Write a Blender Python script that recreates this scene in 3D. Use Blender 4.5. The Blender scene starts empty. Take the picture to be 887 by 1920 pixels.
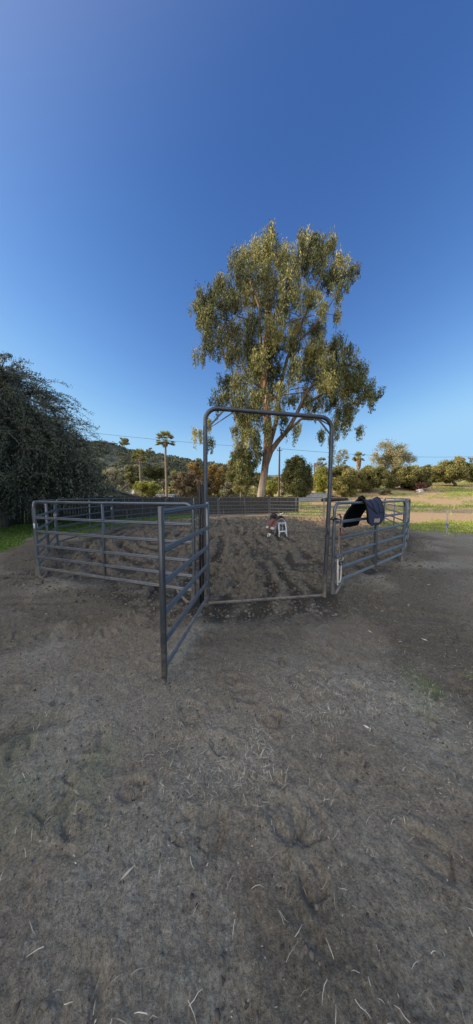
import bpy, math, random
import numpy as np
from mathutils import Vector, Matrix

random.seed(11)
rng = np.random.default_rng(11)
R = math.radians
scn = bpy.context.scene
col = scn.collection

# ------------------------------------------------------------------ camera
F, W_, H_ = 445.0, 887.0, 1920.0
PITCH = math.atan(30 / F)
CAM_Z = 1.53
cam_d = bpy.data.cameras.new("camera")
cam_d.sensor_fit = 'HORIZONTAL'
cam_d.sensor_width = 36
cam_d.lens = 36 * F / W_
cam_d.clip_start = 0.05
cam_d.clip_end = 9000
cam = bpy.data.objects.new("camera", cam_d)
cam.location = (0, 0, CAM_Z)
cam.rotation_euler = (R(90) - PITCH, 0, 0)
col.objects.link(cam)
scn.camera = cam


def at(px, py, Y):
    """survey helper: the world point seen at a photo pixel at depth Y"""
    a = (px - 443.5) / F
    b = -(py - 960) / F
    d = (a, math.cos(PITCH) + b * math.sin(PITCH), -math.sin(PITCH) + b * math.cos(PITCH))
    t = Y / d[1]
    return Vector((d[0] * t, Y, CAM_Z + d[2] * t))


# ------------------------------------------------------------------ light
SUN_EL, SUN_AZ = R(19), R(-92)          # azimuth from +Y, clockwise
sd = Vector((math.sin(SUN_AZ) * math.cos(SUN_EL), math.cos(SUN_AZ) * math.cos(SUN_EL), math.sin(SUN_EL)))
sl = bpy.data.lights.new("sun", 'SUN')
sl.energy = 5.0
sl.angle = R(0.5)
sl.color = (1.0, 0.80, 0.54)
so = bpy.data.objects.new("sun", sl)
so.rotation_euler = sd.to_track_quat('Z', 'Y').to_euler()
so.location = (-40, 0, 30)
col.objects.link(so)
world = bpy.data.worlds.new("World")
scn.world = world
world.use_nodes = True
wt = world.node_tree
wt.nodes.clear()
sky = wt.nodes.new('ShaderNodeTexSky')
sky.sky_type = 'NISHITA'
sky.sun_disc = False
sky.sun_elevation = SUN_EL
sky.sun_rotation = SUN_AZ
sky.altitude = 200
sky.air_density = 1.0
sky.dust_density = 0.25
sky.ozone_density = 2.2
bg = wt.nodes.new('ShaderNodeBackground')
bg.inputs[1].default_value = 0.21
wo = wt.nodes.new('ShaderNodeOutputWorld')
tint = wt.nodes.new('ShaderNodeMix'); tint.data_type = 'RGBA'; tint.blend_type = 'MULTIPLY'; tint.inputs[0].default_value = 1.0
tint.inputs[7].default_value = (.78, 1.0, 1.28, 1)      # clear late-afternoon blue
wt.links.new(sky.outputs[0], tint.inputs[6])
# added warm sky glow left of and behind the viewer, fills the shaded foreground
gdir = Vector((math.sin(R(-150)) * math.cos(R(38)), math.cos(R(-150)) * math.cos(R(38)), math.sin(R(38))))
wtc = wt.nodes.new('ShaderNodeTexCoord')
vd = wt.nodes.new('ShaderNodeVectorMath'); vd.operation = 'DOT_PRODUCT'; vd.inputs[1].default_value = gdir
wt.links.new(wtc.outputs['Generated'], vd.inputs[0])
mx_ = wt.nodes.new('ShaderNodeMath'); mx_.operation = 'MAXIMUM'; mx_.inputs[1].default_value = 0
wt.links.new(vd.outputs['Value'], mx_.inputs[0])
pw = wt.nodes.new('ShaderNodeMath'); pw.operation = 'POWER'; pw.inputs[1].default_value = 3.0
wt.links.new(mx_.outputs[0], pw.inputs[0])
gl = wt.nodes.new('ShaderNodeMix'); gl.data_type = 'RGBA'; gl.blend_type = 'ADD'
gl.inputs[7].default_value = (11.0, 9.4, 6.9, 1)
sep = wt.nodes.new('ShaderNodeSeparateColor'); cmb = wt.nodes.new('ShaderNodeCombineColor')
wt.links.new(tint.outputs[2], sep.inputs[0])
for ch, (p_, k_, top_) in enumerate(((1.5, .94, 1.75), (1.3, .73, 3.1), (1.0, .87, 4.5))):      # deepen the blue overhead
    a_ = wt.nodes.new('ShaderNodeMath'); a_.operation = 'POWER'; a_.inputs[1].default_value = p_
    b_ = wt.nodes.new('ShaderNodeMath'); b_.operation = 'MULTIPLY'; b_.inputs[1].default_value = k_
    wt.links.new(sep.outputs[ch], a_.inputs[0]); wt.links.new(a_.outputs[0], b_.inputs[0]); c_ = wt.nodes.new('ShaderNodeMath'); c_.operation = 'SMOOTH_MIN'; c_.inputs[1].default_value = top_; c_.inputs[2].default_value = top_ * .5
    wt.links.new(b_.outputs[0], c_.inputs[0]); wt.links.new(c_.outputs[0], cmb.inputs[ch])
wt.links.new(pw.outputs[0], gl.inputs[0]); wt.links.new(cmb.outputs[0], gl.inputs[6])
wt.links.new(gl.outputs[2], bg.inputs[0])
wt.links.new(bg.outputs[0], wo.inputs[0])
scn.view_settings.view_transform = 'Standard'
scn.view_settings.look = 'None'
scn.view_settings.exposure = 0
scn.render.engine = 'CYCLES'
scn.cycles.max_bounces = 6
scn.cycles.transparent_max_bounces = 4

# ------------------------------------------------------------------ noise
def _hash(ix, iy, seed):
    h = (ix.astype(np.int64) * 374761393 + iy.astype(np.int64) * 668265263 + seed * 974634777) & 0xFFFFFFFF
    h = ((h ^ (h >> 13)) * 1274126177) & 0xFFFFFFFF
    h = (h ^ (h >> 16)) & 0xFFFFFFFF
    return h.astype(np.float64) / 0xFFFFFFFF


def vnoise(x, y, seed=0):
    x = np.asarray(x, float); y = np.asarray(y, float)
    fx = np.floor(x); fy = np.floor(y)
    u = x - fx; v = y - fy
    u = u * u * u * (u * (u * 6 - 15) + 10); v = v * v * v * (v * (v * 6 - 15) + 10)
    a = _hash(fx, fy, seed); b = _hash(fx + 1, fy, seed)
    c = _hash(fx, fy + 1, seed); d = _hash(fx + 1, fy + 1, seed)
    return (a + (b - a) * u) * (1 - v) + (c + (d - c) * u) * v


def fbm(x, y, seed=0, octv=4, gain=.5):
    s = 0; a = 1; t = 0
    for i in range(octv):
        s = s + a * vnoise(x * 2 ** i + 17.3 * i, y * 2 ** i - 9.1 * i, seed + i)
        t += a; a *= gain
    return s / t


def worley(x, y, seed=0):
    """distance to the nearest scattered point, and that point's own random value"""
    fx = np.floor(x); fy = np.floor(y); best = np.full(np.shape(x), 9.); val = np.zeros(np.shape(x))
    for dx in (-1, 0, 1):
        for dy in (-1, 0, 1):
            cx = fx + dx; cy = fy + dy
            d = np.hypot(cx + _hash(cx, cy, seed) - x, cy + _hash(cx, cy, seed + 1) - y)
            k = d < best; best = np.where(k, d, best); val = np.where(k, _hash(cx, cy, seed + 2), val)
    return best, val


def sstep(a, b, x):
    t = np.clip((np.asarray(x, float) - a) / (b - a), 0, 1)
    return t * t * (3 - 2 * t)


def rise(x, y):
    r = 5.7 * sstep(19, 85, y) * sstep(3, 32, x) + 0.5 * sstep(18, 60, y) * sstep(-8, 3, x)
    return r


# ------------------------------------------------------------------ materials
def mat(name, base, rough=.6, metal=0., spec=.5):
    m = bpy.data.materials.new(name); m.use_nodes = True
    b = m.node_tree.nodes['Principled BSDF']
    b.inputs['Base Color'].default_value = (*base, 1)
    b.inputs['Roughness'].default_value = rough
    b.inputs['Metallic'].default_value = metal
    b.inputs['Specular IOR Level'].default_value = spec
    return m


def nmat(name, c0, c1, scale=8., rough=.6, metal=0., bump=0., stretch=(1, 1, 1), detail=5, lo=.35, hi=.65, spec=.5, r2=None):
    """two colours mixed by noise, optional bump"""
    m = mat(name, c0, rough, metal, spec)
    nt = m.node_tree; b = nt.nodes['Principled BSDF']
    tc = nt.nodes.new('ShaderNodeTexCoord')
    mp = nt.nodes.new('ShaderNodeMapping'); mp.inputs['Scale'].default_value = stretch
    nz = nt.nodes.new('ShaderNodeTexNoise'); nz.inputs['Scale'].default_value = scale; nz.inputs['Detail'].default_value = detail
    rp = nt.nodes.new('ShaderNodeValToRGB')
    rp.color_ramp.elements[0].position = lo; rp.color_ramp.elements[0].color = (*c0, 1)
    rp.color_ramp.elements[1].position = hi; rp.color_ramp.elements[1].color = (*c1, 1)
    nt.links.new(tc.outputs['Object'], mp.inputs[0]); nt.links.new(mp.outputs[0], nz.inputs['Vector'])
    nt.links.new(nz.outputs[0], rp.inputs[0]); nt.links.new(rp.outputs[0], b.inputs['Base Color'])
    if r2 is not None:
        mr = nt.nodes.new('ShaderNodeMapRange')
        mr.inputs[1].default_value = lo; mr.inputs[2].default_value = hi
        mr.inputs[3].default_value = rough; mr.inputs[4].default_value = r2
        nt.links.new(nz.outputs[0], mr.inputs[0]); nt.links.new(mr.outputs[0], b.inputs['Roughness'])
    if bump:
        bp = nt.nodes.new('ShaderNodeBump'); bp.inputs['Strength'].default_value = bump; bp.inputs['Distance'].default_value = .02
        nt.links.new(nz.outputs[0], bp.inputs['Height']); nt.links.new(bp.outputs[0], b.inputs['Normal'])
    return m


def bark_by_height(name, low, high, z0, z1):
    m = nmat(name, low[0], low[1], 2.2, .85, 0, .6, (3, 3, .35), 6, .36, .64)
    nt = m.node_tree; b = nt.nodes['Principled BSDF']; lk = b.inputs['Base Color'].links[0]; ramp_out = lk.from_socket; nz = ramp_out.node.inputs[0].links[0].from_socket
    r2 = nt.nodes.new('ShaderNodeValToRGB'); r2.color_ramp.elements[0].position = .36; r2.color_ramp.elements[1].position = .62
    r2.color_ramp.elements[0].color = (*high[0], 1); r2.color_ramp.elements[1].color = (*high[1], 1); nt.links.new(nz, r2.inputs[0])
    tc = nt.nodes.new('ShaderNodeTexCoord'); sp = nt.nodes.new('ShaderNodeSeparateXYZ'); nt.links.new(tc.outputs['Object'], sp.inputs[0])
    mr = nt.nodes.new('ShaderNodeMapRange'); mr.inputs[1].default_value = z0; mr.inputs[2].default_value = z1; nt.links.new(sp.outputs[2], mr.inputs[0])
    ad = nt.nodes.new('ShaderNodeMath'); ad.operation = 'MULTIPLY_ADD'; ad.inputs[1].default_value = 1.6; ad.use_clamp = True
    sb = nt.nodes.new('ShaderNodeMath'); sb.operation = 'SUBTRACT'; sb.inputs[1].default_value = .8; nt.links.new(nz, sb.inputs[0])
    nt.links.new(mr.outputs[0], ad.inputs[0]); nt.links.new(sb.outputs[0], ad.inputs[2])
    mx = nt.nodes.new('ShaderNodeMix'); mx.data_type = 'RGBA'; nt.links.new(ad.outputs[0], mx.inputs[0]); nt.links.new(ramp_out, mx.inputs[6]); nt.links.new(r2.outputs[0], mx.inputs[7])
    nt.links.new(mx.outputs[2], b.inputs['Base Color'])
    return m


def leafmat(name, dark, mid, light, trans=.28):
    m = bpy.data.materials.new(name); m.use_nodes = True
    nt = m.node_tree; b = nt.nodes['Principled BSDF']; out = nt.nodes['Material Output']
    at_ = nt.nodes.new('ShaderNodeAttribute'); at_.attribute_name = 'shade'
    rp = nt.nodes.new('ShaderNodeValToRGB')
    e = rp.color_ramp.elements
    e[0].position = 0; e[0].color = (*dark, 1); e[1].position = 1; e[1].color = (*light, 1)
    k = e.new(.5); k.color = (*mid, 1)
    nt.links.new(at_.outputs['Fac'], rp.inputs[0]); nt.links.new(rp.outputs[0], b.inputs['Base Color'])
    b.inputs['Roughness'].default_value = .55
    b.inputs['Specular IOR Level'].default_value = .3
    tr = nt.nodes.new('ShaderNodeBsdfTranslucent'); nt.links.new(rp.outputs[0], tr.inputs[0])
    mx = nt.nodes.new('ShaderNodeMixShader'); mx.inputs[0].default_value = trans
    nt.links.new(b.outputs[0], mx.inputs[1]); nt.links.new(tr.outputs[0], mx.inputs[2]); nt.links.new(mx.outputs[0], out.inputs[0])
    return m


M = {}
M['steel'] = nmat('blue_grey_painted_steel', (.115, .130, .152), (.15, .165, .185), 6, .27, .6, 0, (1, 1, 1), 6, .3, .7, .5, .5)
M['steel_pale'] = nmat('galvanised_steel', (.34, .36, .38), (.5, .51, .52), 9, .38, .6, 0, (1, 1, 1), 5)
M['dark_steel'] = nmat('dark_grey_steel', (.06, .068, .084), (.09, .097, .11), 5, .38, .5, 0)
M['black_bar'] = nmat('black_flat_steel', (.008, .009, .014), (.016, .018, .03), 12, .5, .2)
def muddy(m, z1=.55):
    """dust and dried mud, thickest near the ground"""
    nt = m.node_tree; b = nt.nodes['Principled BSDF']; src = b.inputs['Base Color'].links[0].from_socket
    g = nt.nodes.new('ShaderNodeNewGeometry'); sp = nt.nodes.new('ShaderNodeSeparateXYZ'); nt.links.new(g.outputs['Position'], sp.inputs[0])
    mr = nt.nodes.new('ShaderNodeMapRange'); mr.inputs[1].default_value = 0; mr.inputs[2].default_value = z1; mr.inputs[3].default_value = .26; mr.inputs[4].default_value = 0; nt.links.new(sp.outputs[2], mr.inputs[0])
    nz = nt.nodes.new('ShaderNodeTexNoise'); nz.inputs['Scale'].default_value = 14; nz.inputs['Detail'].default_value = 8; nz.inputs['Roughness'].default_value = .75; nt.links.new(g.outputs['Position'], nz.inputs['Vector'])
    ad = nt.nodes.new('ShaderNodeMath'); ad.operation = 'ADD'; nt.links.new(mr.outputs[0], ad.inputs[0]); nt.links.new(nz.outputs[0], ad.inputs[1])
    rp = nt.nodes.new('ShaderNodeValToRGB'); rp.color_ramp.elements[0].position = .58; rp.color_ramp.elements[1].position = .82; nt.links.new(ad.outputs[0], rp.inputs[0])
    mx = nt.nodes.new('ShaderNodeMix'); mx.data_type = 'RGBA'; nt.links.new(rp.outputs[0], mx.inputs[0]); nt.links.new(src, mx.inputs[6]); mx.inputs[7].default_value = (.21, .18, .14, 1)
    nt.links.new(mx.outputs[2], b.inputs['Base Color'])
    iv = nt.nodes.new('ShaderNodeMath'); iv.operation = 'MULTIPLY_ADD'; iv.inputs[1].default_value = -b.inputs['Metallic'].default_value; iv.inputs[2].default_value = b.inputs['Metallic'].default_value
    nt.links.new(rp.outputs[0], iv.inputs[0]); nt.links.new(iv.outputs[0], b.inputs['Metallic'])


muddy(M['steel']); muddy(M['dark_steel'])
M['sticker'] = nmat('white_sticker', (.78, .8, .82), (.7, .73, .78), 30, .45)
M['sticker_ink'] = mat('sticker_ink', (.05, .1, .3), .5)
M['navy'] = nmat('navy_quilted_cotton', (.016, .022, .055), (.024, .032, .075), 60, .85, 0, .3)
M['fleece'] = nmat('black_fleece', (.003, .003, .004), (.007, .007, .008), 90, .95, 0, .5, spec=.1)
M['navy_piping'] = mat('dark_piping', (.004, .005, .012), .7)
M['tan_patch'] = nmat('tan_patch', (.3, .21, .17), (.42, .33, .28), 50, .6)
M['leather'] = nmat('brown_leather', (.14, .055, .03), (.2, .085, .045), 20, .42, 0, .1)
M['leather_dark'] = nmat('black_leather', (.008, .007, .007), (.02, .018, .017), 20, .4)
M['leather_pale'] = nmat('worn_tan_leather', (.20, .13, .095), (.34, .25, .20), 30, .6)
M['rawhide'] = nmat('white_rawhide', (.7, .7, .68), (.8, .8, .78), 20, .5)
M['wool'] = nmat('grey_wool_pad', (.38, .38, .42), (.55, .55, .58), 40, .95, 0, .3)
M['white_metal'] = nmat('white_painted_metal', (.66, .7, .74), (.76, .79, .82), 15, .4, .1)
M['rubber'] = nmat('black_rubber', (.012, .012, .013), (.03, .03, .03), 25, .8)
M['nickel'] = mat('nickel_bit', (.35, .33, .31), .3, 1.)
M['rope_white'] = nmat('pale_rein_leather', (.5, .46, .42), (.66, .62, .57), 40, .8)
M['board'] = nmat('weathered_grey_boards', (.022, .020, .019), (.070, .064, .060), 4, .85, 0, .4, (6, 6, .6), 6, .3, .7)
M['board_post'] = nmat('weathered_post', (.06, .055, .055), (.12, .11, .1), 5, .85, 0, .3, (5, 5, .6))
M['pale_wood'] = nmat('pale_wood', (.32, .29, .25), (.5, .47, .42), 6, .8, 0, .2, (5, 5, .5))
M['blue_ribbon'] = nmat('blue_ribbon', (.06, .12, .4), (.1, .18, .5), 20, .6)
M['stucco'] = nmat('white_stucco', (.6, .6, .58), (.72, .71, .68), 20, .85, 0, .2)
M['stucco_blue'] = nmat('pale_grey_block', (.30, .32, .34), (.4, .41, .43), 3, .85, 0, .2)
M['roofing'] = nmat('brown_shingle', (.02, .018, .017), (.05, .043, .04), 12, .85, 0, .4, (1, 1, 3))
M['dish'] = nmat('grey_dish', (.05, .06, .08), (.075, .085, .11), 4, .5)
M['pole_wood'] = nmat('creosote_pole', (.07, .055, .045), (.16, .125, .1), 8, .85, 0, .3, (4, 4, .4))
M['wire'] = mat('black_wire', (.012, .012, .014), .6)
M['tarp'] = nmat('black_plastic', (.006, .006, .007), (.02, .02, .02), 5, .45, 0, .3)
M['stone'] = nmat('pale_granite', (.36, .34, .31), (.55, .53, .5), 6, .85, 0, .5)
M['bark_euc'] = bark_by_height('eucalyptus_bark', ((.17, .135, .108), (.36, .31, .25)), ((.06, .04, .03), (.22, .15, .10)), 1.8, 4.6)
M['bark'] = nmat('brown_bark', (.075, .055, .042), (.16, .12, .09), 5, .9, 0, .6, (3, 3, .6))
M['bark_dead'] = nmat('grey_deadwood', (.07, .058, .05), (.15, .128, .108), 5, .9, 0, .3, (3, 3, .6))
M['bark_palm'] = nmat('palm_trunk', (.17, .125, .09), (.33, .25, .18), 6, .9, 0, .6, (.5, .5, 5))
M['strip_bark'] = leafmat('hanging_bark_strips', (0.280, 0.144, 0.074), (0.525, 0.304, 0.162), (0.787, 0.528, 0.311), .1)
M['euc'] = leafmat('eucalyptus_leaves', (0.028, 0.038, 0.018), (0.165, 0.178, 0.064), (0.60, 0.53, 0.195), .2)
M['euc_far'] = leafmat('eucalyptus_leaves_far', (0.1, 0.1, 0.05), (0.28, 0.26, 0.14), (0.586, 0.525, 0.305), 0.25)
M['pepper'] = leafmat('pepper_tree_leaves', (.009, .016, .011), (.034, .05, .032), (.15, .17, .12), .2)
M['oak'] = leafmat('oak_leaves', (.055, .06, .024), (.21, .205, .075), (0.561, 0.500, 0.189), .25)
M['oak_dark'] = leafmat('dark_oak_leaves', (0.035, 0.045, 0.02), (0.1, 0.115, 0.045), (0.305, 0.293, 0.110), 0.2)
M['olive'] = leafmat('olive_leaves', (0.09, 0.1, 0.045), (0.25, 0.25, 0.1), (0.561, 0.512, 0.232), 0.25)
M['sage'] = leafmat('sage_leaves', (0.14, 0.14, 0.09), (0.33, 0.31, 0.2), (0.683, 0.634, 0.415), 0.25)
M['yellow'] = leafmat('yellow_green_leaves', (0.12, 0.14, 0.035), (0.31, 0.33, 0.07), (0.671, 0.634, 0.159), 0.3)
M['brown'] = leafmat('brown_leaves', (0.075, 0.062, 0.04), (0.21, 0.165, 0.1), (0.488, 0.390, 0.232), 0.25)
M['rust'] = leafmat('orange_leaves', (0.12, 0.085, 0.035), (0.31, 0.215, 0.08), (0.671, 0.500, 0.195), 0.3)
M['red'] = leafmat('red_leaves', (0.15, 0.06, 0.045), (0.3, 0.14, 0.1), (0.45, 0.24, 0.17), 0.2)
M['pine'] = leafmat('pine_needles', (0.03, 0.042, 0.018), (0.1, 0.115, 0.04), (0.28, 0.27, 0.1), 0.2)
M['palm'] = leafmat('palm_fronds', (0.06, 0.07, 0.025), (0.19, 0.2, 0.06), (0.549, 0.512, 0.171), 0.25)
M['thatch'] = leafmat('dead_fronds', (0.228, 0.144, 0.068), (0.420, 0.280, 0.135), (0.595, 0.416, 0.216), .2)
M['chaparral'] = leafmat('chaparral', (.04, .055, .03), (.085, .10, .055), (.16, .165, .09), .1)
M['grass'] = leafmat('green_grass', (.08, .15, .03), (.17, .28, .055), (.3, .38, .10), .35)
M['grass_yellow'] = leafmat('sunlit_grass', (.16, .22, .045), (.36, .43, .10), (.60, .58, .21), .35)
M['dry_grass'] = leafmat('pale_dry_grass', (.10, .14, .06), (.26, .30, .17), (.5, .52, .38), .2)
M['straw'] = leafmat('dry_straw', (.34, .31, .24), (.62, .57, .46), (.85, .80, .66), .1)
M['chaff'] = leafmat('dull_chaff', (.16, .14, .11), (.36, .33, .27), (.68, .64, .54), .1)
M['pale_leaf'] = leafmat('fallen_leaves', (.34, .31, .24), (.55, .52, .42), (.78, .74, .62), .1)


# ------------------------------------------------------------------ object helpers
def tag(o, label=None, cat=None, group=None, kind=None):
    if label: o['label'] = label
    if cat: o['category'] = cat
    if group: o['group'] = group
    if kind: o['kind'] = kind
    return o


def empty(name, loc, label=None, cat=None, group=None, rz=0.):
    o = bpy.data.objects.new(name, None); col.objects.link(o)
    o.location = loc; o.rotation_euler = (0, 0, rz)
    o.empty_display_size = .2
    return tag(o, label, cat, group)


def link_mesh(name, me, m, parent=None, loc=None):
    o = bpy.data.objects.new(name, me); col.objects.link(o)
    if m: me.materials.append(m)
    if parent: o.parent = parent
    if loc is not None: o.location = loc
    return o


class MB:
    def __init__(s): s.v = []; s.f = []

    def add(s, vs, fs):
        n = len(s.v); s.v += [tuple(v) for v in vs]; s.f += [tuple(i + n for i in f) for f in fs]; return s

    def box(s, c, size, rot=None, bev=0.):
        hx, hy, hz = size[0] / 2, size[1] / 2, size[2] / 2
        b = min(bev, hx * .9, hy * .9, hz * .9)
        if b <= 0:
            vs = [Vector((x, y, z)) for x in (-hx, hx) for y in (-hy, hy) for z in (-hz, hz)]
            fs = [(0, 1, 3, 2), (4, 6, 7, 5), (0, 4, 5, 1), (2, 3, 7, 6), (0, 2, 6, 4), (1, 5, 7, 3)]
        else:                                     # octagonal section along z with chamfered ends
            def ring(z, k):
                X, Y = hx - k, hy - k
                return [(X, -Y + b, z), (X, Y - b, z), (X - b, Y, z), (-X + b, Y, z), (-X, Y - b, z), (-X, -Y + b, z), (-X + b, -Y, z), (X - b, -Y, z)]
            rs = [ring(-hz, b * .6), ring(-hz + b, 0), ring(hz - b, 0), ring(hz, b * .6)]
            vs = [Vector(p) for r in rs for p in r]
            fs = [tuple(reversed(range(8))), tuple(range(24, 32))]
            for k in range(3):
                for i in range(8):
                    j = (i + 1) % 8; fs.append((k * 8 + i, k * 8 + j, k * 8 + 8 + j, k * 8 + 8 + i))
        if rot is not None: vs = [rot @ v for v in vs]
        c = Vector(c)
        return s.add([v + c for v in vs], fs)

    def bar(s, a, b, w, d, up=(0, 0, 1), bev=0.):
        """box of section w x d running from a to b"""
        a = Vector(a); b = Vector(b); t = (b - a); L = t.length; t.normalize()
        u = Vector(up); x = u.cross(t)
        if x.length < 1e-4: x = Vector((1, 0, 0)).cross(t)
        x.normalize(); y = t.cross(x)
        rot = Matrix((x, y, t)).transposed()
        return s.box((a + b) / 2, (w, d, L), rot, bev)

    def sweep(s, pts, prof, side=None, cap=True, radii=None):
        pts = [Vector(p) for p in pts]; n = len(prof)
        if radii is None: radii = [1.] * len(pts)
        T = []
        for i in range(len(pts)):
            a = pts[max(0, i - 1)]; b = pts[min(len(pts) - 1, i + 1)]
            T.append((b - a).normalized())
        if side is None:
            u = T[0].orthogonal().normalized()
        vs = []
        for i, p in enumerate(pts):
            t = T[i]
            if side is not None:
                x = Vector(side); x = (x - t * x.dot(t)).normalized()
            else:
                u = (u - t * u.dot(t))
                if u.length < 1e-5: u = t.orthogonal()
                u.normalize(); x = u
            y = t.cross(x)
            for (a, b) in prof: vs.append(p + (x * a + y * b) * radii[i])
        fs = []
        for k in range(len(pts) - 1):
            for i in range(n):
                j = (i + 1) % n; fs.append((k * n + i, k * n + j, k * n + n + j, k * n + n + i))
        if cap:
            fs.append(tuple(reversed(range(n)))); fs.append(tuple(range((len(pts) - 1) * n, len(pts) * n)))
        return s.add(vs, fs)

    def tube(s, pts, r, n=10, radii=None):
        prof = [(math.cos(2 * math.pi * k / n) * r, math.sin(2 * math.pi * k / n) * r) for k in range(n)]
        return s.sweep(pts, prof, None, True, radii)

    def lathe(s, prof, c=(0, 0, 0), n=20):
        vs = []; fs = []
        for (r, z) in prof:
            for k in range(n):
                a = 2 * math.pi * k / n; vs.append((c[0] + r * math.cos(a), c[1] + r * math.sin(a), c[2] + z))
        for i in range(len(prof) - 1):
            for k in range(n):
                j = (k + 1) % n; fs.append((i * n + k, i * n + j, i * n + n + j, i * n + n + k))
        fs.append(tuple(reversed(range(n)))); fs.append(tuple(range((len(prof) - 1) * n, len(prof) * n)))
        return s.add(vs, fs)

    def grid(s, P, thick=0., closed=False):
        """P[i][j] points -> sheet; with thick a solid shell along the normals"""
        ni, nj = len(P), len(P[0])
        P = [[Vector(p) for p in r] for r in P]
        q = lambda off: [(off + i * nj + j, off + (i + 1) * nj + j, off + (i + 1) * nj + j + 1, off + i * nj + j + 1) for i in range(ni - 1) for j in range(nj - 1)]
        vs = [p for r in P for p in r]; fs = q(0)
        if thick:
            N = []
            for i in range(ni):
                for j in range(nj):
                    a = P[min(i + 1, ni - 1)][j] - P[max(i - 1, 0)][j]; b = P[i][min(j + 1, nj - 1)] - P[i][max(j - 1, 0)]
                    m_ = a.cross(b); N.append(m_.normalized() if m_.length else Vector((0, 0, 1)))
            vs2 = [v - m_ * thick for v, m_ in zip(vs, N)]
            o = len(vs); fs2 = [tuple(reversed(f)) for f in q(o)]
            E = []
            for j in range(nj - 1):
                E += [(j, j + 1, o + j + 1, o + j), ((ni - 1) * nj + j + 1, (ni - 1) * nj + j, o + (ni - 1) * nj + j, o + (ni - 1) * nj + j + 1)]
            for i in range(ni - 1):
                E += [((i + 1) * nj, i * nj, o + i * nj, o + (i + 1) * nj), (i * nj + nj - 1, (i + 1) * nj + nj - 1, o + (i + 1) * nj + nj - 1, o + i * nj + nj - 1)]
            vs += vs2; fs += fs2 + E
        return s.add(vs, fs)

    def blob(s, c, r, seed=0, sub=2, amp=.25, fr=2.):
        import bmesh
        bm = bmesh.new(); bmesh.ops.create_icosphere(bm, subdivisions=sub, radius=1)
        vs = []
        for v in bm.verts:
            n = 1 + amp * (float(vnoise(v.co.x * fr + 9.3 + v.co.z * 3, v.co.y * fr + v.co.z * fr + 5, seed)) - .5) * 2
            vs.append((c[0] + v.co.x * r[0] * n, c[1] + v.co.y * r[1] * n, c[2] + v.co.z * r[2] * n))
        fs = [tuple(v.index for v in f.verts) for f in bm.faces]
        bm.free()
        return s.add(vs, fs)

    def build(s, name, m, parent=None, loc=None, sharp=38, label=None):
        me = bpy.data.meshes.new(name); me.from_pydata(s.v, [], s.f); me.update()
        me.polygons.foreach_set('use_smooth', np.ones(len(me.polygons), bool))
        me.set_sharp_from_angle(angle=R(sharp))
        o = link_mesh(name, me, m, parent, loc)
        if label: o['label'] = label
        return o


def np_mesh(name, V, Fq, k=4):
    """numpy arrays -> mesh of k-gons"""
    me = bpy.data.meshes.new(name)
    me.vertices.add(len(V)); me.vertices.foreach_set('co', np.ascontiguousarray(V, dtype=np.float32).ravel())
    nf = len(Fq); me.loops.add(nf * k); me.loops.foreach_set('vertex_index', np.ascontiguousarray(Fq, dtype=np.int32).ravel())
    me.polygons.add(nf); me.polygons.foreach_set('loop_start', np.arange(0, nf * k, k, dtype=np.int32))
    me.update(calc_edges=True)
    return me


def leaf_mesh(name, C, D, L, Wd, shade, fold=True):
    """diamond leaves: centre C, axis D, length L, width Wd, random roll"""
    n = len(C)
    D = D / np.maximum(np.linalg.norm(D, axis=1, keepdims=True), 1e-6)
    r = rng.normal(size=(n, 3)); S = np.cross(D, r); S /= np.maximum(np.linalg.norm(S, axis=1, keepdims=True), 1e-6)
    L = np.broadcast_to(L, n)[:, None]; Wd = np.broadcast_to(Wd, n)[:, None]
    V = np.empty((n, 4, 3)); 
    V[:, 0] = C - D * L * .5; V[:, 1] = C + S * Wd * .5 - D * L * .05; V[:, 2] = C + D * L * .5; V[:, 3] = C - S * Wd * .5 - D * L * .05
    me = np_mesh(name, V.reshape(-1, 3), np.arange(n * 4).reshape(n, 4))
    a = me.attributes.new('shade', 'FLOAT', 'POINT')
    a.data.foreach_set('value', np.repeat(np.clip(shade, 0, 1), 4).astype(np.float32))
    return me


def rand_in_ball(n, power=1 / 2.2):
    d = rng.normal(size=(n, 3)); d /= np.linalg.norm(d, axis=1, keepdims=True)
    return d * (rng.random((n, 1)) ** power)


def limb_path(a, b, sag=.15, n=6, wob=.06):
    a = Vector(a); b = Vector(b); L = (b - a).length
    out = []
    for i in range(n + 1):
        t = i / n
        p = a.lerp(b, t); p.z += math.sin(t * math.pi) * sag * L
        if 0 < i < n: p += Vector((random.gauss(0, wob * L * .3), random.gauss(0, wob * L * .3), random.gauss(0, wob * L * .2)))
        out.append(p)
    return out


def leafy(name, root, clumps, per, leaf, m, droop=0., spread=1., var=.25, squash=.8, power=.5):
    """clumps: (x,y,z,r) local. leaf clusters spread through each clump"""
    Cs = []; Ds = []; Sh = []
    for (x, y, z, r) in clumps:
        n = max(20, int(per * 3.0 * random.uniform(.7, 1.25)))
        # sub-twigs give each clump an uneven edge
        k = max(5, n // 22)
        tw = rand_in_ball(k, power) * r * np.array([1, 1, squash])
        idx = rng.integers(0, k, n)
        off = rng.normal(size=(n, 3)) * r * .24
        p = np.array([x, y, z]) + tw[idx] + off
        d = rng.normal(size=(n, 3)) * spread
        d[:, 2] -= droop * 2
        Cs.append(p); Ds.append(d)
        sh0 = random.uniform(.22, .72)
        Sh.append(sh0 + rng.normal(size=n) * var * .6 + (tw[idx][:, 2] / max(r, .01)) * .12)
    C = np.concatenate(Cs); D = np.concatenate(Ds); S = np.concatenate(Sh)
    n = len(C)
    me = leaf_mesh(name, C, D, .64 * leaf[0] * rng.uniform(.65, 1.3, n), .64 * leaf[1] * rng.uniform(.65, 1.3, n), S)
    return link_mesh(name, me, m, root)


BACK = 'trees and shrubs beyond the round pen'


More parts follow.
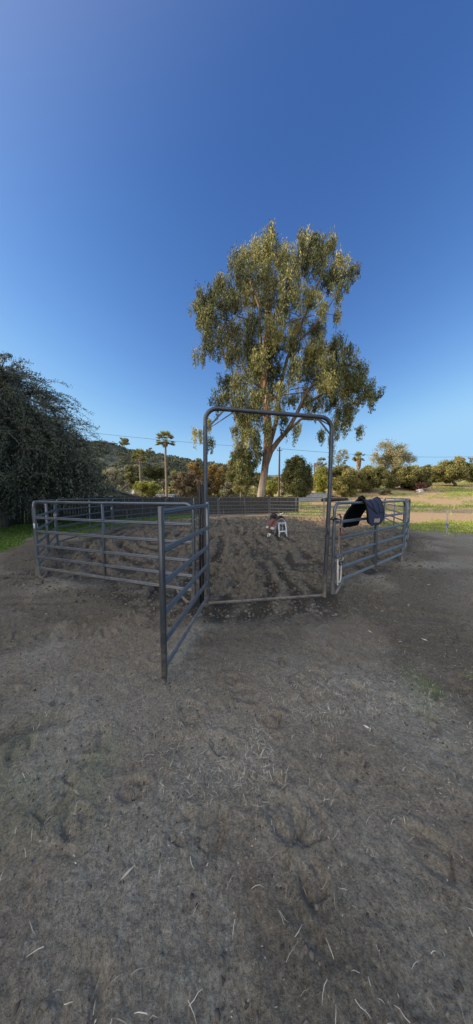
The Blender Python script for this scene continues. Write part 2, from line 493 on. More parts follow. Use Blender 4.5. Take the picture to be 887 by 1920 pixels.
def ptree(name, label, px, hw, ytop, ybot, Y, mkey, per=160, nc=34, leaf=(.5, .24), trunk=.16, tx=None, lean=0., bark='bark', droop=.2, depth=.8, cat='tree', group=BACK, flat=.85, limbs=9, z0=None, gap=.17):
    """a tree standing at depth Y whose crown spans px-hw..px+hw, ytop..ybot"""
    cx = at(px, ytop, Y).x; rx = at(px + hw, ytop, Y).x - cx
    zt = at(px, ytop, Y).z; zb = at(px, ybot, Y).z
    bx = at(tx, ytop, Y).x if tx else cx
    bz = float(rise(bx, Y)) - .05 if z0 is None else z0
    root = empty(name, (bx, Y, bz), label, cat, group)
    cz = (zt + zb) / 2; rz = max((zt - zb) / 2, .3)
    clumps = []
    for i in range(int(nc * 1.7)):
        d = rng.normal(size=3); d /= np.linalg.norm(d); u = rng.random() ** .42
        rr = gap * math.sqrt(rx * rz) * random.uniform(.55, 1.6)
        lx = d[0] * u * max(rx - rr * .8, .2); ly = d[1] * u * rx * depth; lz = d[2] * u * max(rz - rr * .6, .2)
        clumps.append((cx - bx + lx, ly, cz - bz + lz, rr))
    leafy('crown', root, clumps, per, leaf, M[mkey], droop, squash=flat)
    mb = MB()
    topz = cz - bz + rz * .45
    fork = Vector((cx - bx, 0, max(zb - bz + rz * .25, topz * .35)))
    path = [Vector((0, 0, -.25)), Vector((lean * .2, .02, fork.z * .4)), fork.lerp(Vector((0, 0, fork.z)), .25) + Vector((lean * .3, 0, 0)), fork, Vector(((cx - bx) * 1.05, 0, topz))]
    mb.tube(path, trunk, 9, [1.35, 1.0, .9, .8, .35])
    for c in random.sample(clumps, min(limbs, len(clumps))):
        a = path[3].lerp(path[4], random.uniform(0, .7))
        p = limb_path(a, (c[0], c[1], c[2]), .05, 5)
        mb.tube(p, trunk * .45, 6, [1, .85, .7, .5, .35, .2])
    mb.build('trunk', M[bark], root)
    return root


# ------------------------------------------------------------------ ground
PEN_C = np.array([0.95, 10.35])
P = [(-0.56, 3.28), (-3.78, 4.40), (-5.25, 6.85), (-5.55, 10.55), (-4.30, 14.30), (-1.25, 16.50), (2.45, 17.60), (6.10, 16.50), (7.75, 12.40), (5.95, 8.15), (3.94, 5.53), (1.445, 3.55)]


def inside_pen(x, y):
    """approximate signed distance (m) to the ring of panels, positive inside"""
    dmin = np.full(np.shape(x), 1e9); ins = np.zeros(np.shape(x), bool)
    n = len(P)
    for i in range(n):
        x0, y0 = P[i]; x1, y1 = P[(i + 1) % n]
        dx, dy = x1 - x0, y1 - y0
        t = np.clip(((x - x0) * dx + (y - y0) * dy) / (dx * dx + dy * dy), 0, 1)
        dmin = np.minimum(dmin, np.hypot(x - x0 - t * dx, y - y0 - t * dy))
        c = ((y0 > y) != (y1 > y)) & (x < (x1 - x0) * (y - y0) / ((y1 - y0) if y1 != y0 else 1e-9) + x0)
        ins ^= c
    return np.where(ins, dmin, -dmin)


def masks(x, y):
    n1 = fbm(x * .7, y * .7, 3, 4); n2 = fbm(x * .22, y * .22, 7, 3); n3 = fbm(x * 2.2, y * 2.2, 21, 4)
    sd_ = inside_pen(x, y)
    sg = sd_ + .75 * np.exp(-((x - .45) / 1.3) ** 2 - ((y - 3.2) / .9) ** 2)
    tilled = sstep(-.35 + (n1 - .5) * 1.3, .40 + (n1 - .5) * 1.3, sg)
    # left lawn: outside the pen on the left, up to the board fence
    e = -6.4 - .62 * np.clip(y - 6.6, 0, 20) * .75 + (n1 - .5) * .9
    lawn = sstep(0, .35, e - x) * sstep(5.6, 6.3, y) * sstep(24, 19, y)
    ring = sstep(-.5, -1.0, sd_ + (n1 - .5) * .5) * sstep(9.2, 10, y) * sstep(-2.2, -3.4, x) * sstep(24, 19, y)
    lawn = np.maximum(lawn, ring)
    # right: patchy lit grass with tan dirt between
    g1 = sstep(.0, .5, (x - 7.6) + (n1 - .5) * 2) * sstep(9.2, 10.4, y + (n1 - .5) * 2.5 - (x - 8) * .05) * sstep(14.6, 12.6, y + (n1 - .5) * 4)
    g1 = g1 * sstep(.26, .46, n3 * .6 + n1 * .4)
    g2 = sstep(20, 27, y + (n1 - .5) * 8) * sstep(-2, 4, x) * sstep(.45, .60, n2 * .6 + n3 * .4)
    g3 = sstep(17.5, 19, y) * sstep(24, 20, y) * sstep(3.5, 4.5, x) * sstep(9, 7, x)
    # sparse blades in the foreground
    f1 = sstep(1.0, .25, np.hypot((x - 1.75) / .62, (y - 1.7) / .5)) * sstep(.38, .60, n3) * .45
    f2 = sstep(1.0, .2, np.hypot((x + 1.0) / .8, (y - 1.25) / .5)) * sstep(.45, .65, n3) * .22
    right = np.clip(np.maximum(np.maximum(g1, g2), g3), 0, 1)
    dry = sstep(3.0, 6.5, x + (n1 - .5) * 2) * sstep(10.5, 13.5, y) + sstep(17, 19.5, y) * sstep(0, 4, x)
    dry = np.clip(dry, 0, 1)
    lr = np.exp(-((x - 1.5) / 1.3) ** 2 - ((y - 1.0) / 1.1) ** 2) + .8 * np.exp(-((x + 4.6) / 1.6) ** 2 - ((y - 4.3) / 1.3) ** 2) + .6 * np.exp(-((x - 5.5) / 1.6) ** 2 - ((y - 4.0) / 1.2) ** 2)
    pale = np.clip(sstep(.40, .68, n2 * .35 + n1 * .35 + n3 * .3 + .13 * lr - .05) + 0, 0, 1) * (1 - tilled)
    return tilled, lawn, right, np.maximum(f1, f2), dry, pale, sd_


_pr = np.random.default_rng(5)
PRINTS = [(_pr.uniform(-3.2, 3.6), _pr.uniform(.5, 5.5), _pr.uniform(0, 3.14), _pr.uniform(.045, .075)) for _ in range(330)]


def micro(x, y, tilled, sd_, want_crevice_shade=False):
    r = np.hypot(x, y)
    # packed yard
    h = .030 * (fbm(x * .8, y * .8, 31, 3) - .5) + .020 * (fbm(x * 3.1, y * 3.1, 41, 4) - .5) + .020 * (fbm(x * 11, y * 11, 51, 3) - .5) + .012 * (fbm(x * 38, y * 38, 55, 3) - .5) * sstep(9, 4, r)
    # wheel ruts crossing the lower left
    for (ax, ay, bx, by, w, dp) in ((-3.4, 1.9, -1.45, 3.05, .045, .03), (-2.9, 1.05, -1.2, 1.55, .05, .022), (1.2, 3.3, 4.5, 2.2, .08, .015), (-4.4, 3.2, -1.0, 3.5, .05, .02), (-3.2, 1.35, -1.9, 1.55, .04, .03)):
        dx, dy = bx - ax, by - ay; l2 = dx * dx + dy * dy
        t = ((x - ax) * dx + (y - ay) * dy) / l2
        q = np.hypot(x - ax - np.clip(t, 0, 1) * dx, y - ay - np.clip(t, 0, 1) * dy) + .05 * (fbm(x * 5, y * 5, 61, 3) - .5)
        h = h - dp * np.exp(-(q / w) ** 2) + dp * .5 * np.exp(-((q - w * 2) / w) ** 2)
    near = r < 7
    if near.any():
        xs, ys = x[near], y[near]; d = np.zeros(xs.shape)
        for (cx, cy, a, s) in PRINTS:
            u = ((xs - cx) * math.cos(a) + (ys - cy) * math.sin(a)) / (s * 1.5); v = (-(xs - cx) * math.sin(a) + (ys - cy) * math.cos(a)) / s
            q = u * u + v * v
            d += (-.013 * np.exp(-(np.sqrt(q) - .75) ** 2 * 14) * (u > -.6) - .004 * np.exp(-q * 2) + .006 * np.exp(-(np.sqrt(q) - 1.4) ** 2 * 14)) * (.4 + 1.2 * vnoise(xs * 14, ys * 14, 5))
        h[near] += d
    # harrowed soil: furrows run away from the gate and curl round the ring
    wx = x + .9 * (fbm(x * .6, y * .45, 71, 3) - .5); wr = np.hypot(x - PEN_C[0], y - PEN_C[1]) + .5 * (fbm(x * .6, y * .6, 73, 3) - .5)
    k = sstep(1.7, 2.6, np.abs(x - .95))
    fur = (1 - k) * np.sin(wx * 2 * math.pi / .46) + k * np.sin(wr * 2 * math.pi / .5)
    hp = np.zeros(np.shape(x)); low = np.zeros(np.shape(x))
    m_ = tilled > .01
    if m_.any():
        xs, ys = x[m_], y[m_]
        qx = xs + .10 * (vnoise(xs * 9, ys * 9, 83) - .5); qy = ys + .10 * (vnoise(xs * 9, ys * 9, 84) - .5)
        f1, v1 = worley(qx * 4.6, qy * 4.6, 85); f2, v2 = worley(qx * 10.5, qy * 10.5, 88)
        cl = .12 * np.clip(1 - (f1 / .75) ** 2, 0, 1) * (.15 + .85 * v1) + .055 * np.clip(1 - (f2 / .75) ** 2, 0, 1) * (.2 + .8 * v2)
        heap = fbm(xs * 1.2, ys * .7, 77, 3)
        amt = .45 + 1.1 * sstep(.38, .62, heap)
        w = cl * amt + .050 * fur[m_] * sstep(.25, .75, fbm(xs * 1.1, ys * .6, 79, 3)) * 1.5 + .04 * (fbm(xs * 17, ys * 17, 95, 3) - .5) * sstep(16, 8, r[m_])
        w = w * (.38 + .62 * sstep(-.1, .9, sd_[m_]))
        hp[m_] = w + .06 * (heap - .5) - .08
        low[m_] = sstep(.065, .0, w)  # hollows between clods, mask for their painted shade
    bank = .025 * np.exp(-((sd_ + .15) / .35) ** 2) * fbm(x * 2.3, y * 2.3, 99, 3)
    fade = sstep(60, 18, r)
    if want_crevice_shade: return low
    return (h * (1 - tilled) + hp * tilled + bank) * fade


def ground_z(x, y):
    x = np.atleast_1d(np.asarray(x, float)); y = np.atleast_1d(np.asarray(y, float))
    t, _, _, _, _, _, s_ = masks(x, y)
    return micro(x, y, t, s_) + rise(x, y)


def gz(x, y): return float(ground_z(x, y)[0])


def make_ground():
    rr = [.28]
    while rr[-1] < 26: rr.append(rr[-1] * 1.0068)
    while rr[-1] < 5000: rr.append(rr[-1] * 1.05)
    rr = np.array(rr)
    front = np.radians(np.linspace(-62, 62, 760)); backa = np.radians(np.linspace(62, 298, 90))[1:-1]
    an = np.concatenate([front, backa]); na = len(an)
    A, RR = np.meshgrid(an, rr)
    X = RR * np.sin(A); Y = RR * np.cos(A)
    t, lawn, right, fg, dry, pale, s_ = masks(X, Y)
    Z = micro(X, Y, t, s_) + rise(X, Y)
    V = np.stack([X, Y, Z], -1).reshape(-1, 3)
    nr = len(rr)
    i = np.arange(nr - 1)[:, None]; j = np.arange(na)[None, :]; j2 = (j + 1) % na
    Fq = np.stack([i * na + j, i * na + j2, (i + 1) * na + j2, (i + 1) * na + j], -1).reshape(-1, 4)[:, ::-1]
    me = np_mesh('ground', V, Fq)
    me.polygons.foreach_set('use_smooth', np.ones(len(me.polygons), bool))
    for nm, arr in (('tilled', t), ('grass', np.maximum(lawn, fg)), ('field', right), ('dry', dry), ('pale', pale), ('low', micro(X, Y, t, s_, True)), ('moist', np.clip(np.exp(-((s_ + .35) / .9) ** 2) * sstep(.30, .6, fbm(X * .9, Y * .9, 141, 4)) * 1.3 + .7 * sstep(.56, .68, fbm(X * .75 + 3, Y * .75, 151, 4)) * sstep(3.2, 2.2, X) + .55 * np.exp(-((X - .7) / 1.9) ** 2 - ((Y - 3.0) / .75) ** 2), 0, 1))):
        a = me.attributes.new(nm, 'FLOAT', 'POINT'); a.data.foreach_set('value', arr.ravel().astype(np.float32))
    o = link_mesh('ground', me, ground_mat())
    tag(o, 'packed grey dirt yard with rough harrowed soil inside the round pen', 'ground', kind='structure')
    # small disc under the photographer's feet closes the centre
    return o


def ground_mat():
    m = bpy.data.materials.new('dirt'); m.use_nodes = True
    nt = m.node_tree; N = nt.nodes; Lk = nt.links; b = N['Principled BSDF']
    geo = N.new('ShaderNodeNewGeometry')

    def noise(scale, detail=6, rough=.6, vec=None):
        n = N.new('ShaderNodeTexNoise'); n.inputs['Scale'].default_value = scale; n.inputs['Detail'].default_value = detail; n.inputs['Roughness'].default_value = rough
        Lk.new(vec or geo.outputs['Position'], n.inputs['Vector']); return n.outputs[0]

    def ramp(fac, stops):
        r = N.new('ShaderNodeValToRGB'); e = r.color_ramp.elements
        e[0].position, e[0].color = stops[0][0], (*stops[0][1], 1); e[1].position, e[1].color = stops[-1][0], (*stops[-1][1], 1)
        for p, c in stops[1:-1]:
            k = e.new(p); k.color = (*c, 1)
        Lk.new(fac, r.inputs[0]); return r.outputs[0]

    def mix(f, a, b_, typ='MIX'):
        x = N.new('ShaderNodeMix'); x.data_type = 'RGBA'; x.blend_type = typ
        if isinstance(f, float): x.inputs[0].default_value = f
        else: Lk.new(f, x.inputs[0])
        Lk.new(a, x.inputs[6]); Lk.new(b_, x.inputs[7]); return x.outputs[2]

    def attr(n):
        a = N.new('ShaderNodeAttribute'); a.attribute_name = n; return a.outputs['Fac']

    def mth(op, a, b_):
        x = N.new('ShaderNodeMath'); x.operation = op
        for i, v in enumerate((a, b_)):
            if isinstance(v, (int, float)): x.inputs[i].default_value = v
            else: Lk.new(v, x.inputs[i])
        return x.outputs[0]

    big, mid, fine = noise(.9, 8, .65), noise(6, 8, .72), noise(75, 6, .8)
    spk = noise(190, 2, .5)
    packed = ramp(mid, [(.3, (0.155, 0.139, 0.106)), (.5, (0.249, 0.224, 0.171)), (.7, (0.350, 0.320, 0.252))])
    packed = mix(.62, packed, ramp(fine, [(.34, (0.094, 0.083, 0.063)), (.5, (0.236, 0.214, 0.164)), (.66, (0.445, 0.414, 0.333))]))
    dusty = ramp(fine, [(.36, (0.175, 0.167, 0.137)), (.64, (0.538, 0.521, 0.442))])
    base = mix(mth('MULTIPLY', attr('pale'), .8), packed, dusty)
    base = mix(ramp(big, [(.42, (0, 0, 0)), (.62, (.7, .7, .7))]), base, ramp(fine, [(.34, (0.135, 0.110, 0.077)), (.66, (0.350, 0.281, 0.205))]))
    soil = ramp(mid, [(.34, (0.049, 0.043, 0.033)), (.5, (0.128, 0.113, 0.086)), (.66, (0.257, 0.227, 0.177))])
    soil = mix(.45, soil, ramp(fine, [(.36, (0.034, 0.031, 0.024)), (.64, (0.296, 0.265, 0.207))]))
    soil = mix(ramp(attr('low'), [(.2, (0, 0, 0)), (.8, (.92, .92, .92))]), soil, ramp(fine, [(.36, (0.020, 0.019, 0.015)), (.64, (0.081, 0.074, 0.058))]))  # crevice shade painted into the soil colour, hollows darker than crests
    base = mix(mth('MULTIPLY', attr('moist'), .8), base, ramp(fine, [(.36, (0.055, 0.049, 0.036)), (.64, (0.184, 0.163, 0.122))]))
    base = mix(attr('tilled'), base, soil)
    tan = ramp(mid, [(.3, (.42, .27, .14)), (.7, (.72, .50, .28))])
    base = mix(mth('MULTIPLY', attr('dry'), .85), base, tan)
    gr = ramp(mid, [(.3, (.06, .11, .022)), (.55, (.12, .20, .04)), (.75, (.2, .26, .07))])
    base = mix(attr('grass'), base, gr)
    fld = ramp(mid, [(.3, (.16, .20, .045)), (.55, (.30, .31, .08)), (.75, (.48, .42, .17))])
    base = mix(attr('field'), base, fld)
    # chaff and grit specks
    spm = ramp(spk, [(.66, (0, 0, 0)), (.76, (1, 1, 1))])
    spc = N.new('ShaderNodeRGB'); spc.outputs[0].default_value = (.55, .53, .45, 1)
    base = mix(mth('MULTIPLY', spm, .35), base, spc.outputs[0])
    base = mix(1.0, base, ramp(noise(21, 5, .7), [(.34, (.80, .80, .80)), (.5, (1.0, 1.0, 1.0)), (.68, (1.15, 1.15, 1.15))]), 'MULTIPLY')
    dk = ramp(noise(120, 3, .6), [(.26, (.35, .35, .35)), (.42, (1, 1, 1))])
    base = mix(1.0, base, dk, 'MULTIPLY')
    Lk.new(base, b.inputs['Base Color'])
    b.inputs['Roughness'].default_value = .92; b.inputs['Specular IOR Level'].default_value = .25
    hgt = mth('ADD', mth('MULTIPLY', mid, .6), mth('ADD', mth('MULTIPLY', fine, .35), mth('MULTIPLY', spk, .12)))
    bp = N.new('ShaderNodeBump'); bp.inputs['Strength'].default_value = 1.0; bp.inputs['Distance'].default_value = .05
    Lk.new(hgt, bp.inputs['Height']); Lk.new(bp.outputs[0], b.inputs['Normal'])
    return m


make_ground()
mb = MB(); mb.lathe([(.3, -.03), (.29, -.018), (.02, -.018)], (0, 0, 0), 24)
o = mb.build('ground_patch', bpy.data.materials['dirt']); tag(o, 'bare dirt underfoot at the very bottom', 'ground', kind='structure')

# ------------------------------------------------------------------ corral panels
RAIL_Z = [1.42, 1.13, .875, .615, .395, .19]


def ribbed(w, h):
    """oval tube with two pressed grooves along its faces; first axis is thickness"""
    pr = []
    for k in range(20):
        a = 2 * math.pi * k / 20
        x, z = math.copysign(abs(math.cos(a)) ** .75, math.cos(a)) * w / 2, math.copysign(abs(math.sin(a)) ** .9, math.sin(a)) * h / 2
        if abs(math.sin(a)) < .12: x *= .62
        pr.append((x, z))
    return pr


RIB = ribbed(.036, .05)


def arc(c, r, a0, a1, n=8):
    return [Vector((c[0] + r * math.cos(a0 + (a1 - a0) * i / n), 0, c[1] + r * math.sin(a0 + (a1 - a0) * i / n))) for i in range(n + 1)]


def make_panel(p0, p1, label, h=1.0, brace=.04, mk='steel', stickers=(0, 0), group='corral panels of the round pen', z0=None, z1=None, ins=.045):
    a = Vector((p0[0], p0[1], 0)); b = Vector((p1[0], p1[1], 0)); d = b - a; L = d.length - 2 * ins
    ang = math.atan2(d.y, d.x); u = d.normalized()
    base = a + u * ins; base.z = .0
    t = empty('corral_panel', base, label, 'corral panel', group, ang)
    r = .13; H = RAIL_Z[0] * h
    prof = [(math.cos(2 * math.pi * k / 14) * .024, math.sin(2 * math.pi * k / 14) * .024) for k in range(14)]
    path = [Vector((0, 0, .02)), Vector((0, 0, .5)), Vector((0, 0, H - r - .05))] + arc((r, H - r), r, math.pi, math.pi / 2) + [Vector((L * .35, 0, H - .004)), Vector((L * .65, 0, H - .004))] + arc((L - r, H - r), r, math.pi / 2, 0) + [Vector((L, 0, .5)), Vector((L, 0, .02))]
    m = M[mk]
    MB().sweep(path, prof, (0, 1, 0)).build('frame', m, t)
    for z in RAIL_Z[1:]:
        MB().sweep([(.0225, 0, z * h), (L * .5, 0, z * h - .006), (L - .0225, 0, z * h)], RIB, (0, 1, 0)).build('rail', m, t)
    fz = RAIL_Z[-1] * h - .02
    for s in (0, 1):
        X = lambda x: (x if s == 0 else L - x)
        fp = [(X(.012), 0, .34), (X(.028), 0, .16), (X(.036), 0, .07)]
        for k in range(7):
            q = math.pi + (math.pi * .72) * k / 6
            fp.append((X(.095 + .058 * math.cos(q)), 0, .06 + .058 * math.sin(q)))
        fp += [(X(.2), 0, .07), (X(.285), 0, fz - .002)]
        MB().tube(fp, .019, 8).build('foot', m, t)
    if brace:
        MB().box((L * .5, 0, (H + fz) / 2), (brace, .046 if brace > .045 else .040, H - fz - .01), None, .003).build('brace', m, t)
    for s in (0, 1):
        x = -.045 if s == 0 else L + .045
        for z in (1.2 * h, .46 * h):
            pin = MB()
            xe = 0 if s == 0 else L
            pin.tube([(xe + (-.025 if s == 0 else .025), 0, z), (x, 0, z)], .012, 8)
            if s == 0: pin.tube([(x, 0, z - .07), (x, 0, z + .06)], .010, 8)
            else: pin.lathe([(.014, -.02), (.02, -.018), (.02, .018), (.014, .02)], (x, 0, z), 12)
            pin.build('hinge_pin', m, t)
    for s in (0, 1):
        if stickers[s]:
            x = 0.0 if s == 0 else L
            st = MB().box((x, 0, .98), (.032, .053, .085), None, .002).build('sticker', M['sticker'], t)
            MB().box((x, 0, .972), (.012, .0545, .034)).build('emblem', M['sticker_ink'], st)
    return t


PL = ['blue-grey tube panel from the open gate to the outer left corner',
      'short-looking panel receding from the outer left corner beside the lawn',
      'left side panel with a white sticker, in front of the drooping tree',
      'left rear panel standing in front of the shed roof',
      'rear panel in front of the two palm trunks, left of the gate post',
      'rear panel seen just inside the open gateway by its left post',
      'rear panel directly behind the saddle stand, before the eucalyptus',
      'far right rear panel catching sunlight, seen beyond the right gate post',
      'right rear panel whose sunlit rails show behind the saddle pad',
      'right side panel receding behind the last corner post near the white stake',
      'near right panel that carries the navy saddle pad and the bridle']
PL = PL
specs = [(0, 1, .024, (0, 1)), (1, 2, .075, (0, 1)), (2, 3, .024, (0, 1)), (3, 4, .024, (0, 0)), (4, 5, .024, (0, 0)), (5, 6, .024, (0, 0)), (6, 7, .045, (0, 0)), (7, 8, .09, (0, 0)), (8, 9, .024, (0, 0)), (9, 10, .05, (0, 0)), (10, 11, .075, (0, 0))]
LBL = [PL[0], PL[1], PL[2], PL[3], PL[4], PL[6], PL[7], PL[8], PL[9], 'short panel turning the right corner between saddle-pad panel and white stake', PL[10]]
LBL[4] = 'rear panel in front of the two palm trunks, left of the gate posts'
LBL[8] = 'right side panel at the back of the right corner, behind the saddle pad'
pan_steel = 'steel'
for (i, j, br, st), lb in zip(specs, LBL):
    a_, b_ = P[j], P[i]          # run so that the outer face carries the brace
    make_panel(P[i], P[j], lb, 1.0, br, 'steel', st)

# ------------------------------------------------------------------ bow gate with its open leaf
GL, GR = Vector((-0.43, 3.27, 0)), Vector((1.335, 3.52, 0))
gd = (GR - GL); gw = gd.length; ga = math.atan2(gd.y, gd.x)
gate = empty('bow_gate', (GL.x, GL.y, 0), 'tall arched gate frame with its low gate leaf swung open toward the viewer', 'gate', None, ga)
HG, RG = 2.71, .17
prof = [(math.cos(2 * math.pi * k / 16 + .2) * .030, math.sin(2 * math.pi * k / 16 + .2) * .030) for k in range(16)]
path = [Vector((0, 0, .0)), Vector((0, 0, 1.2)), Vector((0.01, 0, HG - RG - .03))] + arc((RG + .01, HG - RG), RG, math.pi, math.pi / 2) + [Vector((gw * .5, 0, HG - .022))] + arc((gw + .05 - RG, HG - RG - .045), RG, math.pi / 2, 0) + [Vector((gw + .045, 0, 1.6)), Vector((gw, 0, .0))]
MB().sweep(path, prof, (0, 1, 0)).build('frame', M['dark_steel'], gate)
for s in (0, 1):
    x0, x1 = (.012, .25) if s == 0 else (gw + .045, gw - .2)
    MB().bar((x0, 0, HG - .30), (x1, 0, HG - .032), .022, .012, (0, 1, 0)).build('corner_brace', M['dark_steel'], gate)
mbx = MB(); mbx.bar((.03, 0, .012), (gw - .03, 0, .022), .035, .03, (0, 1, 0), .005); mbx.build('threshold_bar', M['dark_steel'], gate)
# latch keeper on the right leg
mbx = MB(); mbx.box((gw + .02, -.04, 1.02), (.035, .03, .12), None, .004); mbx.tube([(gw + .02, -.05, 1.06), (gw - .03, -.07, 1.06), (gw - .035, -.07, .98)], .008, 8); mbx.build('latch', M['dark_steel'], gate)
GE = Vector((-0.585, 1.83, 0)); inv = Matrix.Rotation(-ga, 3, 'Z')
h0 = inv @ (Vector((-0.395, 3.205, 0)) - GL); h1 = inv @ (GE - GL)
ld = h1 - h0; ll = ld.length
leafe = empty('gate_leaf', (h0.x, h0.y, 0)); leafe.parent = gate; leafe.rotation_euler = (0, 0, math.atan2(ld.y, ld.x))
lz = [1.405, 1.10, .838, .592, .355, .14]
post = MB(); post.box((0, 0, .76), (.048, .042, 1.38), None, .008); post.build('post', M['steel'], leafe)
post = MB(); post.box((ll, 0, .755), (.044, .042, 1.39), None, .008); post.box((ll, 0, .045), (.03, .03, .04)); post.build('post', M['dark_steel'], leafe)
for z in lz:
    zz = z if z < 1.3 else 1.405
    MB().sweep([(.012, 0, zz), (ll * .5, 0, zz), (ll - .02, 0, zz)], ribbed(.032, .049), (0, 1, 0)).build('rail', M['steel'], leafe)
for z in (.3, 1.2):
    q = MB(); q.tube([(-.045, .0, z), (0, 0, z)], .012, 8); q.tube([(-.045, 0, z - .06), (-.045, 0, z + .05)], .012, 8); q.build('hinge', M['dark_steel'], leafe)

# black flat bars standing behind the hinge post
bb = empty('black_post', (-0.492, 3.33, 0), 'pair of black flat bars standing upright beside the left gate leg', 'post', None, 0)
q = MB(); q.box((-.024, .0, .86), (.030, .045, 1.74), None, .006); q.build('bar', M['black_bar'], bb)
q = MB(); q.box((.012, .02, .84), (.028, .02, 1.68), None, .005); q.build('bar', M['black_bar'], bb)
q = MB(); q.tube([(-.06, -.01, 1.0), (-.02, -.035, 1.0), (.03, -.02, 1.0)], .008, 8); q.build('tie_wire', M['steel'], bb)

# ------------------------------------------------------------------ saddle pad on the near right panel
pa, pb = Vector((*P[11], 0)), Vector((*P[10], 0))
ud = (pb - pa).normalized(); nd = Vector((ud.y, -ud.x, 0))      # nd points toward the viewer
padr = empty('saddle_pad', pa + ud * 1.27 + Vector((0, 0, 1.44)), 'navy quilted saddle pad with black lining draped over the near right panel', 'saddle pad', None, math.atan2(ud.y, ud.x))


def pad_sec(v, u):
    """v 0..1 from the near hem over the spine to the far hem; local x along rail, y away from viewer"""
    key = [(0, -.115, -.42), (.12, -.118, -.30), (.25, -.105, -.16), (.36, -.075, -.045), (.44, -.03, .012), (.5, .01, .03), (.56, .06, .02), (.66, .15, -.05), (.78, .225, -.15), (.9, .305, -.30), (1, .34, -.50)]
    for k in range(len(key) - 1):
        if key[k][0] <= v <= key[k + 1][0]:
            t = (v - key[k][0]) / (key[k + 1][0] - key[k][0])
            y = key[k][1] + (key[k + 1][1] - key[k][1]) * t; z = key[k][2] + (key[k + 1][2] - key[k][2]) * t
            break
    return y, z


def pad_pt(u, v, off=0.):
    y, z = pad_sec(v, u)
    w = abs(v - .5) * 2
    # hem corners rounded, spine raised at both ends
    x = (u - .5) * (.66 - .10 * max(0, w - .75) / .25 * (1 if u > .5 else .3))
    e = abs(u - .5) * 2
    z += .035 * (e ** 3) * max(0, 1 - w * 2.4)
    z += (.075 if v < .5 else .03) * (e ** 6) * w ** 4                                 # rounded lower corners
    z += .006 * math.sin(u * 17 + v * 9)
    y2, z2 = pad_sec(min(1, v + .01), u); y1, z1 = pad_sec(max(0, v - .01), u)
    t = Vector((0, y2 - y1, z2 - z1)).normalized(); n = Vector((0, -t.z, t.y))
    if n.z < 0 and .3 < v < .7: n = -n
    return Vector((x, y, z)) + n * off


nu, nv = 18, 40
G = [[pad_pt(i / nu, j / nv) for j in range(nv + 1)] for i in range(nu + 1)]
MB().grid(G, .012).build('cover', M['navy'], padr, sharp=60)
G2 = [[pad_pt(.01 + .98 * i / nu, .006 + .988 * j / nv, -.016) for j in range(nv + 1)] for i in range(nu + 1)]
MB().grid(G2, .016).build('lining', M['fleece'], padr, sharp=60)
pp = MB()
edge = [pad_pt(i / 20, 0, .002) for i in range(21)] + [pad_pt(1, j / 30, .002) for j in range(1, 31)] + [pad_pt(1 - i / 20, 1, .002) for i in range(1, 21)] + [pad_pt(0, 1 - j / 30, .002) for j in range(1, 31)]
pp.tube(edge, .011, 8); pp.build('piping', M['navy_piping'], padr)
st = MB()
for line in ([(0.03, .36), (.3, .25), (.55, .20), (.97, .20)], [(.28, .42), (.36, .34), (.42, .23)], [(.68, .44), (.70, .34), (.74, .21)]):
    pts_ = []
    for k in range(len(line) - 1):
        for q_ in range(6):
            t_ = q_ / 6; pts_.append(pad_pt(line[k][0] + (line[k + 1][0] - line[k][0]) * t_, line[k][1] + (line[k + 1][1] - line[k][1]) * t_, .004))
    pts_.append(pad_pt(*line[-1], .004))
    st.tube(pts_, .009, 6)
st.build('strap', M['navy_piping'], padr)
MB().grid([[pad_pt(.36 + .38 * i / 5, .035 + .07 * j / 4, .005) for j in range(5)] for i in range(6)], .003).build('patch', M['tan_patch'], padr)
# spine tuft at the front
pp = MB(); pp.tube([pad_pt(.02, .44, .02), pad_pt(.04, .5, .03), pad_pt(.06, .56, .02)], .022, 8); pp.build('spine_roll', M['fleece'], padr)

# ------------------------------------------------------------------ bridle on the near end of that panel
br = empty('bridle', pa + ud * .12 + nd * .05 + Vector((0, 0, 1.2)), 'brown leather bridle with metal bit hanging at the right gate post', 'bridle', None, math.atan2(ud.y, ud.x))


def strap(mbx, pts, w, th=.006): mbx.sweep(pts, [(-w / 2, -th / 2), (w / 2, -th / 2), (w / 2, th / 2), (-w / 2, th / 2)], (1, 0, .05))


q = MB(); strap(q, [(-.03, -.005, -.36), (-.042, -.01, -.22), (-.04, -.012, -.1), (-.028, -.014, -.02), (0, -.015, .0), (.026, -.014, -.02), (.038, -.012, -.1), (.034, -.01, -.22), (.024, -.01, -.36)], .022); q.build('crownpiece', M['leather_pale'], br)
q = MB(); strap(q, [(-.035, -.015, -.24), (-.05, -.02, -.4), (-.085, -.02, -.48)], .016); q.build('throatlatch', M['leather_pale'], br)
q = MB(); q.sweep([(-.035, -.022, -.235), (.05, -.03, -.25), (.13, -.045, -.245), (.19, -.035, -.25), (.12, -.02, -.262)], [(-.004, -.012), (.004, -.012), (.004, .012), (-.004, .012)], (0, 1, 0)); q.build('browband', M['leather'], br)
for s in (-1, 1):
    q = MB(); strap(q, [(s * .02, -.018, -.3), (s * .024, -.02, -.42), (s * .026, -.02, -.56)], .018); q.build('cheek_strap', M['leather_pale'] if s < 0 else M['leather'], br)
    q = MB(); q.tube([(s * .042 + .036 * math.cos(k * math.pi / 8), -.022, -.60 + .036 * math.sin(k * math.pi / 8)) for k in range(17)], .0045, 8); q.build('bit_ring', M['nickel'], br)
q = MB(); q.tube([(-.06, -.024, -.64), (-.01, -.03, -.66), (.05, -.03, -.66), (.085, -.03, -.62)], .008, 8); q.build('mouthpiece', M['nickel'], br)
q = MB(); strap(q, [(-.04, -.02, -.66), (.0, -.03, -.72), (.04, -.03, -.73), (.07, -.02, -.66)], .024, .014); q.build('chin_strap', M['leather_dark'], br)
